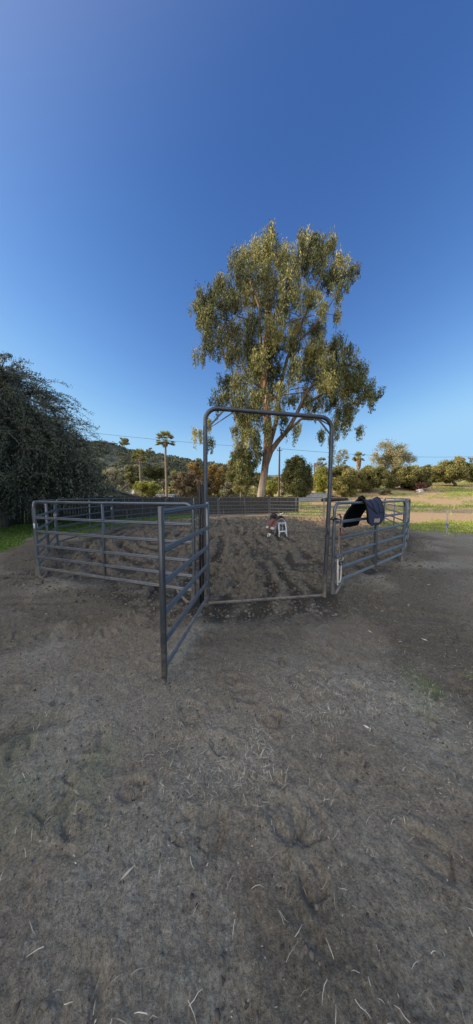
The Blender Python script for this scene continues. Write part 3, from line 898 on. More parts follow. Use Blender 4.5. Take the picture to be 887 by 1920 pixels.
q = MB(); strap(q, [(.045, .0, .02), (.058, .0, -.12), (.06, .0, -.3), (.058, 0, -.5)], .02); q.build('lead_strap', M['leather_dark'], br)
q = MB(); q.tube([(-.062, -.018, -.62), (-.066, -.02, -.8), (-.06, -.02, -.93), (-.03, -.022, -.985), (.01, -.022, -.99), (.036, -.02, -.94), (.04, -.02, -.8), (.035, -.02, -.7)], .011, 8); q.tube([(-.064, -.03, -.72), (-.068, -.03, -.9), (-.066, -.028, -1.02)], .010, 8); q.build('rein', M['rope_white'], br)
# strap that fastens gate and panel posts
ns = empty('neck_strap', pa + ud * .045 + Vector((0, 0, 1.2)), 'black strap looped around the right panel post above the bridle', 'strap', None, math.atan2(ud.y, ud.x))
q = MB(); q.sweep([(.032 * math.cos(k * math.pi / 8), .032 * math.sin(k * math.pi / 8), 0) for k in range(17)], [(-.004, -.05), (.004, -.05), (.004, .05), (-.004, .05)], None); q.build('loop', M['leather_dark'], ns)
q = MB(); q.sweep([(.03, -.03, .04), (.07, -.05, .05), (.095, -.055, -.02), (.085, -.05, -.1), (.05, -.045, -.15), (.1, -.05, -.17), (.12, -.05, -.23), (.09, -.05, -.27)], [(-.004, -.011), (.004, -.011), (.004, .011), (-.004, .011)], None); q.build('tail', M['leather_dark'], ns)

# ------------------------------------------------------------------ step stool and saddle
sx, sy = 1.79, 9.02
szz = gz(sx, sy) - .01
stool = empty('step_stool', (sx, sy, szz), 'white metal step stool standing in the harrowed soil', 'step stool', None, R(14))
SH = .56
for s in (-1, 1):
    MB().bar((s * .165, 0, 0.0), (s * .14, .10, SH - .02), .034, .024, (0, 1, 0), .004).build('leg', M['white_metal'], stool)
    MB().bar((s * .165, .46, 0.0), (s * .14, .34, SH - .02), .028, .02, (0, 1, 0), .004).build('leg', M['white_metal'], stool)
    MB().bar((s * .155, .03, .1), (s * .09, .045, .225), .014, .01, (0, 1, 0)).build('brace', M['white_metal'], stool)
    MB().tube([(s * .165, 0, .0), (s * .1645, .003, .03)], .024, 8).build('rubber_foot', M['rubber'], stool)
MB().box((0, .055, .235), (.30, .09, .03), None, .006).build('step', M['white_metal'], stool)
q = MB(); q.box((0, .22, SH), (.31, .27, .022), None, .006); q.box((0, .085, SH - .02), (.31, .012, .06)); q.build('platform', M['white_metal'], stool)
MB().box((0, .077, SH - .015), (.22, .006, .018)).build('grip_slot', M['rubber'], stool)

sad = empty('western_saddle', (sx - .16, sy + .40, szz + SH - .02), 'brown western saddle with black seat slung over the white step stool', 'saddle', None, R(24))
sad.scale = (1.12, 1.12, 1.12)
# saddle spine along local y (horn at -y end), flaps fall to -x and +x


def skirt_pt(u, v, k=1., z0=.02, drop=1.):
    """u along spine -1..1, v across -1..1"""
    a = abs(v)
    x = v * .30 - .02 * (1 if v < 0 else 0); y = u * .30 * (1 - .12 * a)
    z = z0 + .13 - .34 * drop * a ** 1.7 + .03 * u * u * (1 - a)
    return Vector((x * k, y, z))


MB().grid([[skirt_pt(-1.0 + 1.9 * i / 10, -.98 + 1.9 * j / 16, 1.0, .0, 1.05) for j in range(17)] for i in range(11)], .03).build('fleece_pad', M['wool'], sad, sharp=60)
MB().grid([[skirt_pt(-1.04 + 2.08 * i / 10, -.9 + 1.8 * j / 16, 1.02, .024, 1.0) for j in range(17)] for i in range(11)], .012).build('skirt', M['leather'], sad, sharp=60)
q = MB()
q.grid([[Vector((x_, y_, .175 + .34 * x_ * x_ * -4 + .9 * max(0, y_ - .05) ** 1.5 + .35 * max(0, -.05 - y_))) for x_ in [(-.13 + .26 * j / 8) for j in range(9)]] for y_ in [(-.14 + .36 * i / 8) for i in range(9)]], .03)
q.build('seat', M['leather_dark'], sad, sharp=60)
q = MB(); q.tube([(-.17, .2, .10), (-.13, .225, .22), (-.06, .24, .285), (0, .245, .3), (.06, .24, .285), (.13, .225, .22), (.17, .2, .10)], .025, 8); q.build('cantle', M['leather_dark'], sad)
q = MB(); q.tube([(-.16, -.16, .08), (-.1, -.18, .19), (0, -.19, .235), (.1, -.18, .19), (.16, -.16, .08)], .045, 8); q.build('pommel', M['leather_dark'], sad)
q = MB(); q.tube([(0, -.19, .24), (0, -.205, .31)], .022, 8); q.lathe([(.02, 0), (.05, .008), (.055, .02), (.04, .034), (.01, .038)], (0, -.21, .305), 14); q.build('horn', M['rawhide'], sad)
for s in (-1, 1):
    q = MB(); q.grid([[Vector((s * (.21 + .13 * (1 - (1 - t) ** 2)), yy * (1 - .45 * t), .12 - .40 * t)) for t in [k / 8 for k in range(9)]] for yy in (-.11, -.05, .02, .08)], .01 * s); q.build('fender', M['leather'], sad, sharp=60)
    c = Vector((s * .345, -.01, -.44))
    q = MB(); q.sweep([c + Vector((0, .055 * math.sin(a) * (1 if math.cos(a) > 0 else 1.15), .07 * math.cos(a))) for a in [2 * math.pi * k / 16 for k in range(17)]], [(-.035, -.006), (.035, -.006), (.035, .006), (-.035, .006)], (1, 0, 0)); q.build('stirrup', M['rawhide'], sad)
q = MB(); strap(q, [(-.2, .1, .0), (-.18, .12, -.3), (-.1, .1, -.46)], .04, .01); q.build('cinch', M['leather'], sad)

# ------------------------------------------------------------------ survey stake
stx, sty = 8.38, 9.4
stk = empty('survey_stake', (stx, sty, gz(stx, sty) - .03), 'thin pale wooden stake with blue ribbon at the edge of the grass', 'stake')
q = MB(); q.box((0, 0, .48), (.05, .03, 1.0), None, .004); q.build('shaft', M['pale_wood'], stk)
q = MB(); q.box((0, 0, .46), (.058, .04, .05), None, .01); q.box((.02, -.025, .38), (.03, .006, .16), Matrix.Rotation(.2, 3, 'Y')); q.box((-.03, -.022, .42), (.05, .006, .04), Matrix.Rotation(-.5, 3, 'Y')); q.build('ribbon', M['blue_ribbon'], stk)

# ------------------------------------------------------------------ board fence behind the pen
def board_fence(pts, label, h=1.5, seed=0):
    fr = empty('board_fence', (*pts[0], 0), label, 'fence', 'weathered board fences')
    org = Vector((*pts[0], 0)); bo = MB(); rd = random.Random(seed)
    for k in range(len(pts) - 1):
        a = Vector((*pts[k], 0)); b = Vector((*pts[k + 1], 0)); d = b - a; L = d.length; u = d / L; n = Vector((-u.y, u.x, 0)); ang = math.atan2(u.y, u.x)
        x = 0
        while x < L:
            w = rd.uniform(.13, .155); hh = h + rd.uniform(-.05, .04); p = a + u * (x + w / 2) - org
            base = float(rise((p + org).x, (p + org).y))
            rot = Matrix.Rotation(ang, 3, 'Z') @ Matrix.Rotation(rd.gauss(0, .008), 3, 'Y')
            bo.box(p + Vector((0, 0, base + hh / 2 - .02)) - n * rd.uniform(0, .008), (w - .008, .02, hh), rot)
            x += w
        m_ = max(2, int(L / 2.4))
        for i in range(m_ + (1 if k == len(pts) - 2 else 0)):
            p = a + u * (L * i / m_) - org
            ps = MB(); ps.box(p + n * .07 + Vector((0, 0, h / 2 - .02)), (.09, .09, h + .05), Matrix.Rotation(ang, 3, 'Z'), .008); ps.build('post', M['board_post'], fr)
        for z in (.35, 1.15):
            r_ = MB(); r_.bar(a - org + n * .035 + Vector((0, 0, z)), b - org + n * .035 + Vector((0, 0, z)), .09, .04); r_.build('rail', M['board_post'], fr)
    bo.build('boards', M['board'], fr)
    return fr


board_fence([(-16, 11.0), (-11.5, 12.4), (-8.6, 14.6)], 'dark board fence under the drooping tree beside the lawn', 1.35, 1)
board_fence([(-8.55, 14.7), (-5.0, 18.6), (.2, 20.3), (5.5, 21.2)], 'long weathered grey board fence behind the pen below the eucalyptus', 1.5, 2)

# ------------------------------------------------------------------ shed, wall, far building, dish
shed = empty('shed', (-13.6, 20.0, 0), 'white-walled shed with low dark gabled roof behind the left fence', 'shed', None, R(18))
ex, ez = 4.75, 1.42; rz_ = 2.98
q = MB(); q.add([(-ex + .35, 0, -.1), (ex - .35, 0, -.1), (ex - .35, 0, ez - .02), (0, 0, rz_ - .14), (-ex + .35, 0, ez - .02), (-ex + .35, 3.2, -.1), (ex - .35, 3.2, -.1), (ex - .35, 3.2, ez - .02), (0, 3.2, rz_ - .14), (-ex + .35, 3.2, ez - .02)],
      [(0, 1, 2, 3, 4), (9, 8, 7, 6, 5), (1, 6, 7, 2), (5, 0, 4, 9)]); q.build('wall', M['stucco'], shed)
q = MB()
for s in (-1, 1):
    q.grid([[Vector((s * x_, y_, rz_ - (rz_ - ez) * x_ / ex)) for x_ in ((0, ex) if s > 0 else (ex, 0))] for y_ in (-.6, 3.6)], .09)
q.build('roof', M['roofing'], shed)
for s in (-1, 1):
    MB().bar((0, -.62, rz_ - .06), (s * ex, -.62, ez - .06), .03, .16, (0, 1, 0)).build('fascia', M['board_post'], shed)
MB().box((1.6, -.03, .75), (.9, .05, 1.5)).build('door', M['board_post'], shed)

dsh = empty('satellite_dish', (*at(247, 930, 24.2).xy, 0), 'dark round satellite dish on a pole behind the shed eave', 'satellite dish')
q = MB(); q.tube([(0, 0, -.1), (0, 0, 1.75)], .035, 10); q.build('mast', M['dark_steel'], dsh)
q = MB(); rot = Matrix.Rotation(R(62), 3, 'X') @ Matrix.Rotation(0, 3, 'Z')
rot = Matrix.Rotation(R(-24), 3, 'Z') @ Matrix.Rotation(R(66), 3, 'X')
vs = []; fs = []
for i in range(7):
    for k in range(24):
        r_ = .36 * i / 6 + .001; a = 2 * math.pi * k / 24; vs.append(rot @ Vector((r_ * math.cos(a), r_ * math.sin(a) * 1.1, -.09 + .09 * (i / 6) ** 2 )) + Vector((0, -.06, 1.86)))
for i in range(6):
    for k in range(24):
        j = (k + 1) % 24; fs.append((i * 24 + k, i * 24 + j, i * 24 + 24 + j, i * 24 + 24 + k))
q.add(vs, fs); q.build('reflector', M['dish'], dsh)
q = MB(); q.tube([rot @ Vector((0, -.36, 0)) + Vector((0, -.06, 1.86)), rot @ Vector((0, -.1, .4)) + Vector((0, -.06, 1.86))], .016, 8); q.box(rot @ Vector((0, -.08, .42)) + Vector((0, -.06, 1.86)), (.07, .09, .07), None, .01); q.build('feed_arm', M['white_metal'], dsh)

p = at(305, 928, 52)
fb = empty('bungalow', (p.x, 52, 0), 'low white bungalow showing between the two palms', 'house')
q = MB(); q.box((0, 3, .8), (4.6, 6, 1.8)); q.build('wall', M['stucco'], fb)
q = MB(); q.box((0, 3, 1.86), (5.2, 6.6, .22), None, .05); q.build('roof', M['stucco'], fb)
q = MB(); q.box((.9, -.02, .95), (1.1, .06, .8)); q.build('window', M['dish'], fb)

a0, a1 = at(556, 930, 41), at(613, 930, 41)
bw = empty('block_wall', (a0.x, 41, 0), 'pale blue-grey block wall beyond the grass right of the dark round oak', 'wall')
q = MB(); L = a1.x - a0.x
zb = float(rise(a0.x + L / 2, 41)) - .3
q.box((L / 2, 0, zb + .85), (L, .2, 1.5)); q.build('wall', M['stucco_blue'], bw)
q = MB(); q.box((L / 2, 0, zb + 1.64), (L + .1, .28, .08), None, .02); q.build('coping', M['stucco_blue'], bw)

# pale paling fence below the right-hand oaks
a0, a1 = at(616, 930, 49), at(722, 930, 49)
pf = empty('paling_fence', (a0.x, 49, 0), 'pale upright paling fence in dry grass below the right-hand oaks', 'fence')
q = MB(); x = 0; L = a1.x - a0.x
while x < L:
    zb = float(rise(a0.x + x, 49)); hh = random.uniform(.9, 1.35)
    q.box((x, random.uniform(-.03, .03), zb + hh / 2 - .1), (.13, .04, hh), Matrix.Rotation(random.gauss(0, .04), 3, 'Y')); x += random.choice((.22, .3, .42, .7))
q.build('palings', M['pale_wood'], pf)
q = MB()
for zz in (.35, .85): q.bar((0, .05, float(rise(a0.x, 49)) + zz), (L, .05, float(rise(a1.x, 49)) + zz), .07, .04)
q.build('rail', M['pale_wood'], pf)

# black heap on the grass behind the right rear panel
hp = empty('tarp_heap', (at(632, 938, 38).x, 38, float(rise(at(632, 938, 38).x, 38))), 'long low black heap lying on the grass behind the sunlit panel', 'heap')
q = MB()
q.blob((0, 0, .28), (1.5, .55, .5), 3, 3, .3, 2.2); q.blob((-1.5, .1, .15), (.9, .4, .32), 8, 3, .35, 2.6); q.blob((1.2, .1, .24), (.8, .45, .36), 12, 3, .35, 2.4)
q.build('tarp', M['tarp'], hp, sharp=80)

bo_ = at(787, 924, 44)
rk = MB(); rk.blob((0, 0, .3), (.75, .55, .48), 5, 3, .3, 1.7); o = rk.build('boulder', M['stone'], None, (bo_.x, 44, float(rise(bo_.x, 44)) - .05), sharp=80)
tag(o, 'pale rounded boulder in the grass beneath the red shrub', 'boulder')

# ------------------------------------------------------------------ poles and lines
def pole(px, ytop, Y, r, label, arm=True, group='utility poles'):
    t_ = at(px, ytop, Y); z0 = float(rise(t_.x, Y)) - .1
    e = empty('utility_pole', (t_.x, Y, z0), label, 'utility pole', group); h = t_.z - z0
    q = MB(); q.tube([(0, 0, 0), (0.01, 0, h * .5), (.02, 0, h)], r, 12, [1.15, 1, .8]); q.build('shaft', M['pole_wood'], e)
    if arm:
        q = MB(); q.bar((-.35, -.12, h - .5), (.35, -.12, h - .5), .08, .07); q.build('crossarm', M['pole_wood'], e)
        for x in (-.3, 0, .3):
            q = MB(); q.lathe([(.02, 0), (.045, .03), (.03, .06), (.045, .09), (.015, .12)], (x, -.12, h - .46), 10); q.build('insulator', M['dish'], e)
    return Vector((t_.x, Y, t_.z - .25))


pt1 = pole(524, 838, 33, .13, 'brown wooden utility pole right of the eucalyptus trunk')
pt2 = pole(590, 868, 60, .16, 'thin far utility pole beside the yellow-green tree', False)


def cable(a, b, sag, label, r=.018):
    pts = []
    for i in range(41):
        t_ = i / 40; p_ = Vector(a).lerp(Vector(b), t_); p_.z -= 4 * sag * t_ * (1 - t_); pts.append(p_)
    o = MB().tube(pts, r, 6).build('power_line', M['wire']); tag(o, label, 'power line', 'overhead lines')


cable(pt1, at(-60, 783, 24), .35, 'black overhead line crossing the sky from drooping tree to pole', .014)
cable(pt1 + Vector((.3, 0, 0)), at(940, 853, 60), .8, 'black overhead line running right above the distant oaks', .02)

# ------------------------------------------------------------------ the big eucalyptus
def eucalyptus():
    Y0 = 23.5
    b = at(489, 932, Y0); root = empty('eucalyptus_tree', (b.x, Y0, float(rise(b.x, Y0)) - .05), 'towering eucalyptus with pale leaning trunk and ragged drooping crown behind the pen', 'tree')
    org = root.location.copy()
    cz = [(360, 92, 52), (300, 130, 50), (240, 150, 42), (430, 130, 46), (510, 105, 44), (590, 80, 34), (630, 85, 30), (660, 145, 32), (560, 150, 46), (615, 215, 50), (690, 212, 38), (722, 190, 18), (655, 268, 36), (350, 200, 62), (450, 220, 62), (270, 210, 52), (165, 268, 48), (110, 310, 46), (58, 340, 26), (190, 330, 54), (120, 390, 50), (80, 400, 32), (270, 300, 54), (350, 310, 54), (430, 320, 54), (530, 300, 52), (590, 345, 34), (648, 380, 15), (82, 540, 30), (130, 480, 44), (200, 450, 54), (280, 420, 54), (380, 420, 54), (480, 420, 44), (560, 440, 42), (200, 540, 50), (280, 520, 56), (370, 520, 56), (470, 500, 46), (560, 520, 54), (640, 510, 44), (700, 525, 28), (600, 580, 54), (690, 600, 54), (750, 610, 38), (780, 680, 38), (812, 712, 24), (700, 680, 54), (620, 655, 50), (540, 620, 42), (460, 600, 44), (380, 620, 54), (300, 620, 54), (230, 650, 50), (178, 660, 32), (150, 720, 38), (190, 725, 38), (250, 735, 46), (320, 720, 50), (385, 700, 30), (620, 740, 42), (700, 760, 38), (740, 858, 14), (650, 830, 34), (690, 815, 28), (640, 885, 28), (580, 880, 15), (60, 868, 24), (120, 905, 20), (110, 825, 16), (262, 820, 44), (225, 860, 22), (320, 800, 34), (300, 900, 44), (282, 950, 40), (540, 755, 32), (372, 25, 12), (500, 62, 20), (560, 60, 18), (95, 350, 30), (270, 870, 36), (315, 960, 30), (400, 775, 34), (430, 830, 22), (345, 850, 30), (450, 730, 34), (505, 700, 34), (420, 690, 34), (480, 850, 20), (300, 760, 40), (350, 690, 40), (735, 650, 44), (760, 720, 38), (665, 735, 46), (715, 640, 48), (650, 640, 48), (600, 660, 44), (575, 735, 34), (660, 790, 36), (620, 610, 44), (540, 560, 44), (400, 480, 44), (320, 560, 48), (245, 795, 38), (285, 850, 40), (250, 905, 34), (240, 950, 34), (285, 990, 34), (250, 1010, 34)]
    clumps = []; SC = 2.2175
    cxz = at(340 + 400 / SC, 420 + 430 / SC, Y0)
    for (zx, zy, zr) in cz:
        px, py = 340 + zx / SC, 420 + zy / SC
        w = at(px, py, Y0)
        e = ((w.x - cxz.x) / 9) ** 2 + ((w.z - cxz.z) / 12.5) ** 2
        dmax = 5.5 * math.sqrt(max(.05, 1 - min(e, .95)))
        for k in range(2 if e < .6 and zr > 40 else 1):
            dy = random.uniform(-1, .6) * dmax if k == 0 else random.uniform(.1, 1) * dmax
            Yc = Y0 + dy; w = at(px + random.gauss(0, 3) * k, py, Yc)
            clumps.append((w.x - org.x, w.y - org.y, w.z - org.z, zr / SC / F * Yc * .98))
    # leaves hang in strands below each twig
    Cs, Ds, Sh, Ls = [], [], [], []
    for (x, y, z, r) in clumps:
        k = max(6, int(11 * r * r + 6)); tw = rand_in_ball(k, .5) * r * np.array([1.05, 1.05, .9])
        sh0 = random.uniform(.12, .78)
        for t_ in tw:
            n = rng.integers(48, 96); ln = rng.uniform(.5, 1.7)
            s_ = rng.random(n)
            p = np.array([x, y, z]) + t_ + rng.normal(size=(n, 3)) * np.array([.15, .15, .10]) * (0.7 + r * .2) * (1.25 - .6 * s_[:, None])
            p[:, 2] -= s_ * ln - .35
            d = rng.normal(size=(n, 3)) * .5; d[:, 2] -= 1.0
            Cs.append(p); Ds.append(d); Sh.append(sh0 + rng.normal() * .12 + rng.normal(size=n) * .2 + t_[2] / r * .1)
    C = np.concatenate(Cs); D = np.concatenate(Ds); S = np.concatenate(Sh); n = len(C)
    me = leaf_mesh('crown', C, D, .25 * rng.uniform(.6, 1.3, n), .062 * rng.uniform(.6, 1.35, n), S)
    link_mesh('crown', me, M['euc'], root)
    # trunk and limbs traced from the photograph
    def tp(zx, zy, dy=0.): return at(340 + zx / SC, 420 + zy / SC, Y0 + dy) - org
    tr = MB()
    stem = [Vector((-.12, 0, -.3)), tp(330, 1130), tp(345, 1040), tp(355, 950), tp(362, 850), tp(352, 740), tp(340, 640), tp(345, 540), tp(360, 440), tp(372, 340), tp(380, 250), tp(375, 150), tp(368, 60)]
    tr.tube(stem, .37, 18, [1.2, 1.0, .95, .95, .98, .78, .62, .5, .42, .33, .25, .16, .06])
    def limb(pts, r, taper=.18):
        n_ = len(pts); tr.tube(pts, r, 10, [1 + (taper - 1) * i / (n_ - 1) for i in range(n_)])
    limb([tp(352, 1000), tp(372, 945), tp(402, 903, -.2), tp(440, 860, -.6), tp(480, 790, -1.2), tp(520, 700, -1.6), tp(590, 620, -1.8), tp(680, 580, -2), tp(740, 600, -2)], .30)
    limb([tp(420, 880, -.4), tp(500, 810, -.5), tp(580, 815, -.4), tp(640, 850, -.2)], .16)
    limb([tp(500, 760, -1.3), tp(600, 700, -1), tp(700, 690, -.4), tp(780, 700, 0)], .16)
    limb([tp(356, 960, .1), tp(375, 890, .3), tp(400, 800, .8), tp(410, 680, 1.2), tp(440, 560, 1.5), tp(490, 440, 1.6), tp(530, 340, 1.2), tp(580, 220, .6), tp(600, 110, .2)], .27)
    limb([tp(345, 560), tp(300, 500, -.8), tp(240, 480, -1.2), tp(180, 430, -1.4), tp(110, 400, -1.4)], .15)
    limb([tp(350, 700), tp(280, 640, -1), tp(240, 560, -1.5), tp(200, 470, -1.8)], .13)
    limb([tp(340, 620), tp(330, 470, -1), tp(325, 350, -1.2), tp(280, 220, -1.2), tp(250, 160, -1)], .15)
    limb([tp(365, 420), tp(410, 340, -.8), tp(460, 240, -1), tp(500, 130, -1)], .14)
    limb([tp(470, 500, 1.4), tp(540, 440, .6), tp(610, 350, .2), tp(680, 240, 0)], .12)
    limb([tp(362, 800), tp(300, 780, -.6), tp(220, 780, -1), tp(130, 840, -1.2), tp(70, 870, -1.2)], .10)
    limb([tp(385, 300), tp(340, 220), tp(300, 140)], .09)
    for c in random.sample([c for c in clumps if c[2] > 11], 26):
        cv = Vector(c[:3]); best = min(stem[5:], key=lambda s_: (s_ - cv).length + max(0, s_.z - cv.z + .5) * 2)
        limb(limb_path(best, cv, .06, 5), .06, .25)
    tr.build('trunk', M['bark_euc'], root, sharp=70)
    # peeling bark hanging along the trunk
    n = 420; k_ = rng.random(n); Cb = []
    for q_ in k_:
        f_ = 3 + q_ * 6; i0 = int(f_); s0 = stem[i0].lerp(stem[min(i0 + 1, 12)], f_ - i0)
        a = rng.uniform(0, 6.28); rr_ = .35 * (1 - q_ * .45)
        Cb.append((s0.x + math.cos(a) * rr_, s0.y + math.sin(a) * rr_, s0.z))
    Db = rng.normal(size=(n, 3)) * .12; Db[:, 2] -= 1
    me = leaf_mesh('peeling_bark', np.array(Cb), Db, rng.uniform(.6, 1.6, n), rng.uniform(.06, .13, n), rng.random(n))
    link_mesh('peeling_bark', me, M['strip_bark'], root)


eucalyptus()


# ------------------------------------------------------------------ drooping pepper tree on the left
def pepper(name, label, base, Ht, rad, nst, per, leaf, seed, top_bias=True, sparse_top=True, group=None):
    root = empty(name, (base[0], base[1], 0), label, 'tree', group)
    rd = np.random.default_rng(seed)
    tr = MB()
    tr.tube([(0, 0, -.2), (.1, 0, 1.0), (-.1, .1, 2.2), (.1, 0, Ht * .5), (.3, 0, Ht * .72)], .26, 12, [1.3, 1, .9, .6, .2])
    Cs, Ds, Sh = [], [], []
    nb = 50; BA = rd.uniform(0, 2 * math.pi, nb); BU = rd.random(nb) ** .45; BS = rd.uniform(.05, .8, nb); BZ = rd.uniform(.78, 1.10, nb)
    for i in range(nst):
        kb = rd.integers(0, nb); a = BA[kb] + rd.normal() * .13; u = float(np.clip(BU[kb] + rd.normal() * .07, 0, 1.05))
        lobes = 1 + .16 * math.sin(a * 3 + 1) + .1 * math.sin(a * 7 + 2)
        r0 = rad * u * lobes
        ztop = Ht * (.27 + .70 * max(0, 1 - u ** 2.1) ** .8) * BZ[kb] * rd.uniform(.93, 1.02)
        inner = rd.random() < .45
        if inner: ztop *= rd.uniform(.55, .95)
        drop = rd.uniform(.35, 1.0) * (ztop - .4) if not inner else rd.uniform(.2, .55) * (ztop - .4)
        n = int(per * (.5 + drop / 4))
        t = np.sort(rd.random(n))
        out = rd.uniform(.2, 1.0) * (1 - .4 * u)
        rr = r0 + out * np.sin(t * 1.9) * .9
        sw = rd.normal() * .35
        x = np.cos(a) * rr + np.sin(a) * sw * t; y = np.sin(a) * rr - np.cos(a) * sw * t
        z = ztop + .35 * np.sin(t * 2.6) - drop * t ** 1.35
        p = np.stack([x, y, z], 1) + rd.normal(size=(n, 3)) * .07
        keep = p[:, 2] > rd.uniform(.25, .75)
        p = p[keep]; n = len(p)
        d = rd.normal(size=(n, 3)) * .55; d[:, 2] -= .7; d[:, 0] += np.cos(a) * .3; d[:, 1] += np.sin(a) * .3
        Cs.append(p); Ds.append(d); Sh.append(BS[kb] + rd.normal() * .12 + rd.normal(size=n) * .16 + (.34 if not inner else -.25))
        if i % 14 == 0:
            tip = Vector((math.cos(a) * r0, math.sin(a) * r0, ztop))
            tr.tube(limb_path((.1, 0, random.uniform(1.8, Ht * .45)), tip, .18, 6), .08, 6, [1, .85, .7, .5, .4, .3, .15])
            pts_ = [tuple(v) for v in np.stack([x, y, z], 1)[::max(1, n // 6)]]
            if len(pts_) > 2: tr.tube(pts_, .012, 5)
    # wispy shoots above the dome
    if sparse_top:
        for i in range(420):
            a = rd.uniform(0, 2 * math.pi); u = rd.random() ** .7
            b_ = np.array([math.cos(a) * rad * u * .9, math.sin(a) * rad * u * .9, Ht * (.27 + .70 * max(0, 1 - u ** 2.1) ** .8)])
            L = rd.uniform(.8, 2.5); dr = np.array([math.cos(a) * .8 + rd.normal() * .3, math.sin(a) * .8 + rd.normal() * .3, rd.uniform(.05, .75)]); dr /= np.linalg.norm(dr)
            n = int(44 * L); t = rd.random(n)
            p = b_ + np.outer(t, dr) * L; p[:, 2] -= .55 * t ** 2 * L; p += rd.normal(size=(n, 3)) * .05
            Cs.append(p); Ds.append(rd.normal(size=(n, 3)) * .6 + dr * .6); Sh.append(.7 + rd.normal(size=n) * .18)
            tt = [0, .35, .7, 1]; tr.tube([tuple(b_ + dr * L * q_ - np.array([0, 0, .55 * q_ * q_ * L])) for q_ in tt], .014, 5, [1, .8, .6, .3])
    C = np.concatenate(Cs); n = len(C)
    me = leaf_mesh('crown', C, np.concatenate(Ds), leaf[0] * rng.uniform(.6, 1.4, n), leaf[1] * rng.uniform(.6, 1.4, n), np.concatenate(Sh))
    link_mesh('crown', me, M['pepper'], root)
    tr.build('trunk', M['bark_dead'], root, sharp=70)
    return root


pepper('pepper_tree', 'huge dark drooping pepper tree hanging over the left fence', (-11.25, 11.2), 7.3, 4.1, 3000, 120, (.115, .028), 4)
# more of the same trees stand to the left, just outside the picture; they shade the yard
pepper('pepper_tree', 'drooping pepper tree on the left, north of the yard, out of the picture', (-20.0, 6.3), 12.4, 4.8, 900, 46, (.6, .28), 8, sparse_top=False, group='trees shading the yard')
pepper('pepper_tree', 'drooping pepper tree level with the viewer, out of the picture', (-17.5, -1.4), 11.6, 5.2, 900, 46, (.6, .28), 9, sparse_top=False, group='trees shading the yard')
pepper('pepper_tree', 'drooping pepper tree behind the viewer, out of the picture', (-18.0, -10.5), 9.5, 5.4, 420, 46, (.5, .22), 10, sparse_top=False, group='trees shading the yard')

# ------------------------------------------------------------------ trees beyond
ptree('sage_tree', 'pale sage-coloured tree above the shed roof', 213, 26, 873, 928, 46, 'sage', 150, 30, (.42, .17), .14, bark='bark_dead')
t_ = empty('dead_tree', (at(222, 930, 40).x, 40, 0), 'bare grey limb leaning right beside the satellite dish', 'tree', BACK)
q = MB(); o_ = t_.location
for pth, r_ in (([(222, 932), (226, 920), (235, 912), (244, 907)], .2), ([(222, 932), (214, 922), (212, 917), (217, 910)], .14), ([(235, 912), (238, 905), (243, 900)], .07)):
    q.tube([at(a, b, 40) - o_ for a, b in pth], r_, 8, [1.2, 1, .8, .45][:len(pth)])
q.build('trunk', M['bark_dead'], t_)
ptree('olive_tree', 'round pale-green tree left of the shorter palm', 246, 20, 867, 925, 52, 'olive', 170, 28, (.5, .24), .16)
ptree('bush', 'yellow-green bush at the foot of the shorter palm', 277, 28, 899, 934, 42, 'yellow', 150, 26, (.4, .18), .1, cat='bush')
ptree('umbrella_pine', 'flat-topped dark umbrella pine between the two palms', 292, 29, 873, 900, 49, 'pine', 260, 40, (.42, .12), .2, tx=284, flat=.6, droop=0, gap=.26)
ptree('brown_tree', 'brown twiggy tree just right of the taller palm', 348, 32, 880, 934, 39, 'brown', 190, 40, (.34, .12), .13, tx=345)
ptree('rust_tree', 'orange-tinged tree rising behind the brown tree', 366, 20, 865, 915, 46, 'rust', 150, 26, (.36, .14), .12)
ptree('rust_tree', 'orange tree just right of the left gate leg', 408, 25, 867, 934, 40, 'rust', 190, 40, (.36, .14), .15)
ptree('brown_tree', 'small brown tree low between the two orange trees', 385, 18, 893, 936, 36, 'brown', 150, 24, (.34, .12), .1)
ptree('young_eucalyptus', 'light green young eucalyptus left of the big pale trunk', 452, 30, 838, 932, 29, 'olive', 260, 44, (.3, .09), .13, droop=.8, bark='bark_euc')
ptree('sage_tree', 'low sage tree behind the board fence left of the pale trunk', 432, 20, 893, 934, 36, 'sage', 140, 24, (.35, .14), .1)
ptree('olive_tree', 'yellowish tree between pale trunk and wooden pole', 508, 22, 888, 934, 55, 'yellow', 150, 26, (.5, .25), .14)
ptree('round_oak', 'dark dense round oak right of the wooden pole', 557, 32, 853, 938, 27, 'oak_dark', 420, 56, (.24, .12), .2, tx=551, gap=.2)
ptree('thin_tree', 'thin grey-green tree above the block wall', 600, 15, 855, 905, 72, 'euc_far', 70, 20, (.6, .22), .14, bark='bark_dead')
ptree('yellow_tree', 'bright yellow-green tree left of the right gate leg', 604, 14, 872, 932, 47, 'yellow', 260, 26, (.42, .2), .13, gap=.24)
ptree('oak_tree', 'spreading oak just right of the right gate leg', 644, 36, 870, 932, 43, 'oak', 300, 44, (.42, .21), .2)
ptree('bare_tree', 'wispy half-bare tree rising behind the spreading oak', 636, 24, 838, 890, 50, 'euc_far', 24, 22, (.4, .14), .1, bark='bark_dead', limbs=20)
ptree('oak_tree', 'dark-sided oak below the distant shaggy palm', 692, 40, 872, 922, 47, 'oak', 330, 46, (.44, .22), .19, tx=681, lean=.4)
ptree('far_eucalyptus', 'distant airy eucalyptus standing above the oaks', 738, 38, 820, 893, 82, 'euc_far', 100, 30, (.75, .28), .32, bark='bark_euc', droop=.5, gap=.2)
ptree('oak_tree', 'low spreading oak in front of the distant airy eucalyptus', 764, 48, 874, 922, 49, 'oak', 330, 48, (.46, .23), .2, tx=756, lean=.2)
ptree('red_shrub', 'reddish shrub tucked under the low spreading oak', 788, 13, 903, 921, 46, 'red', 120, 18, (.35, .18), .07, cat='shrub')
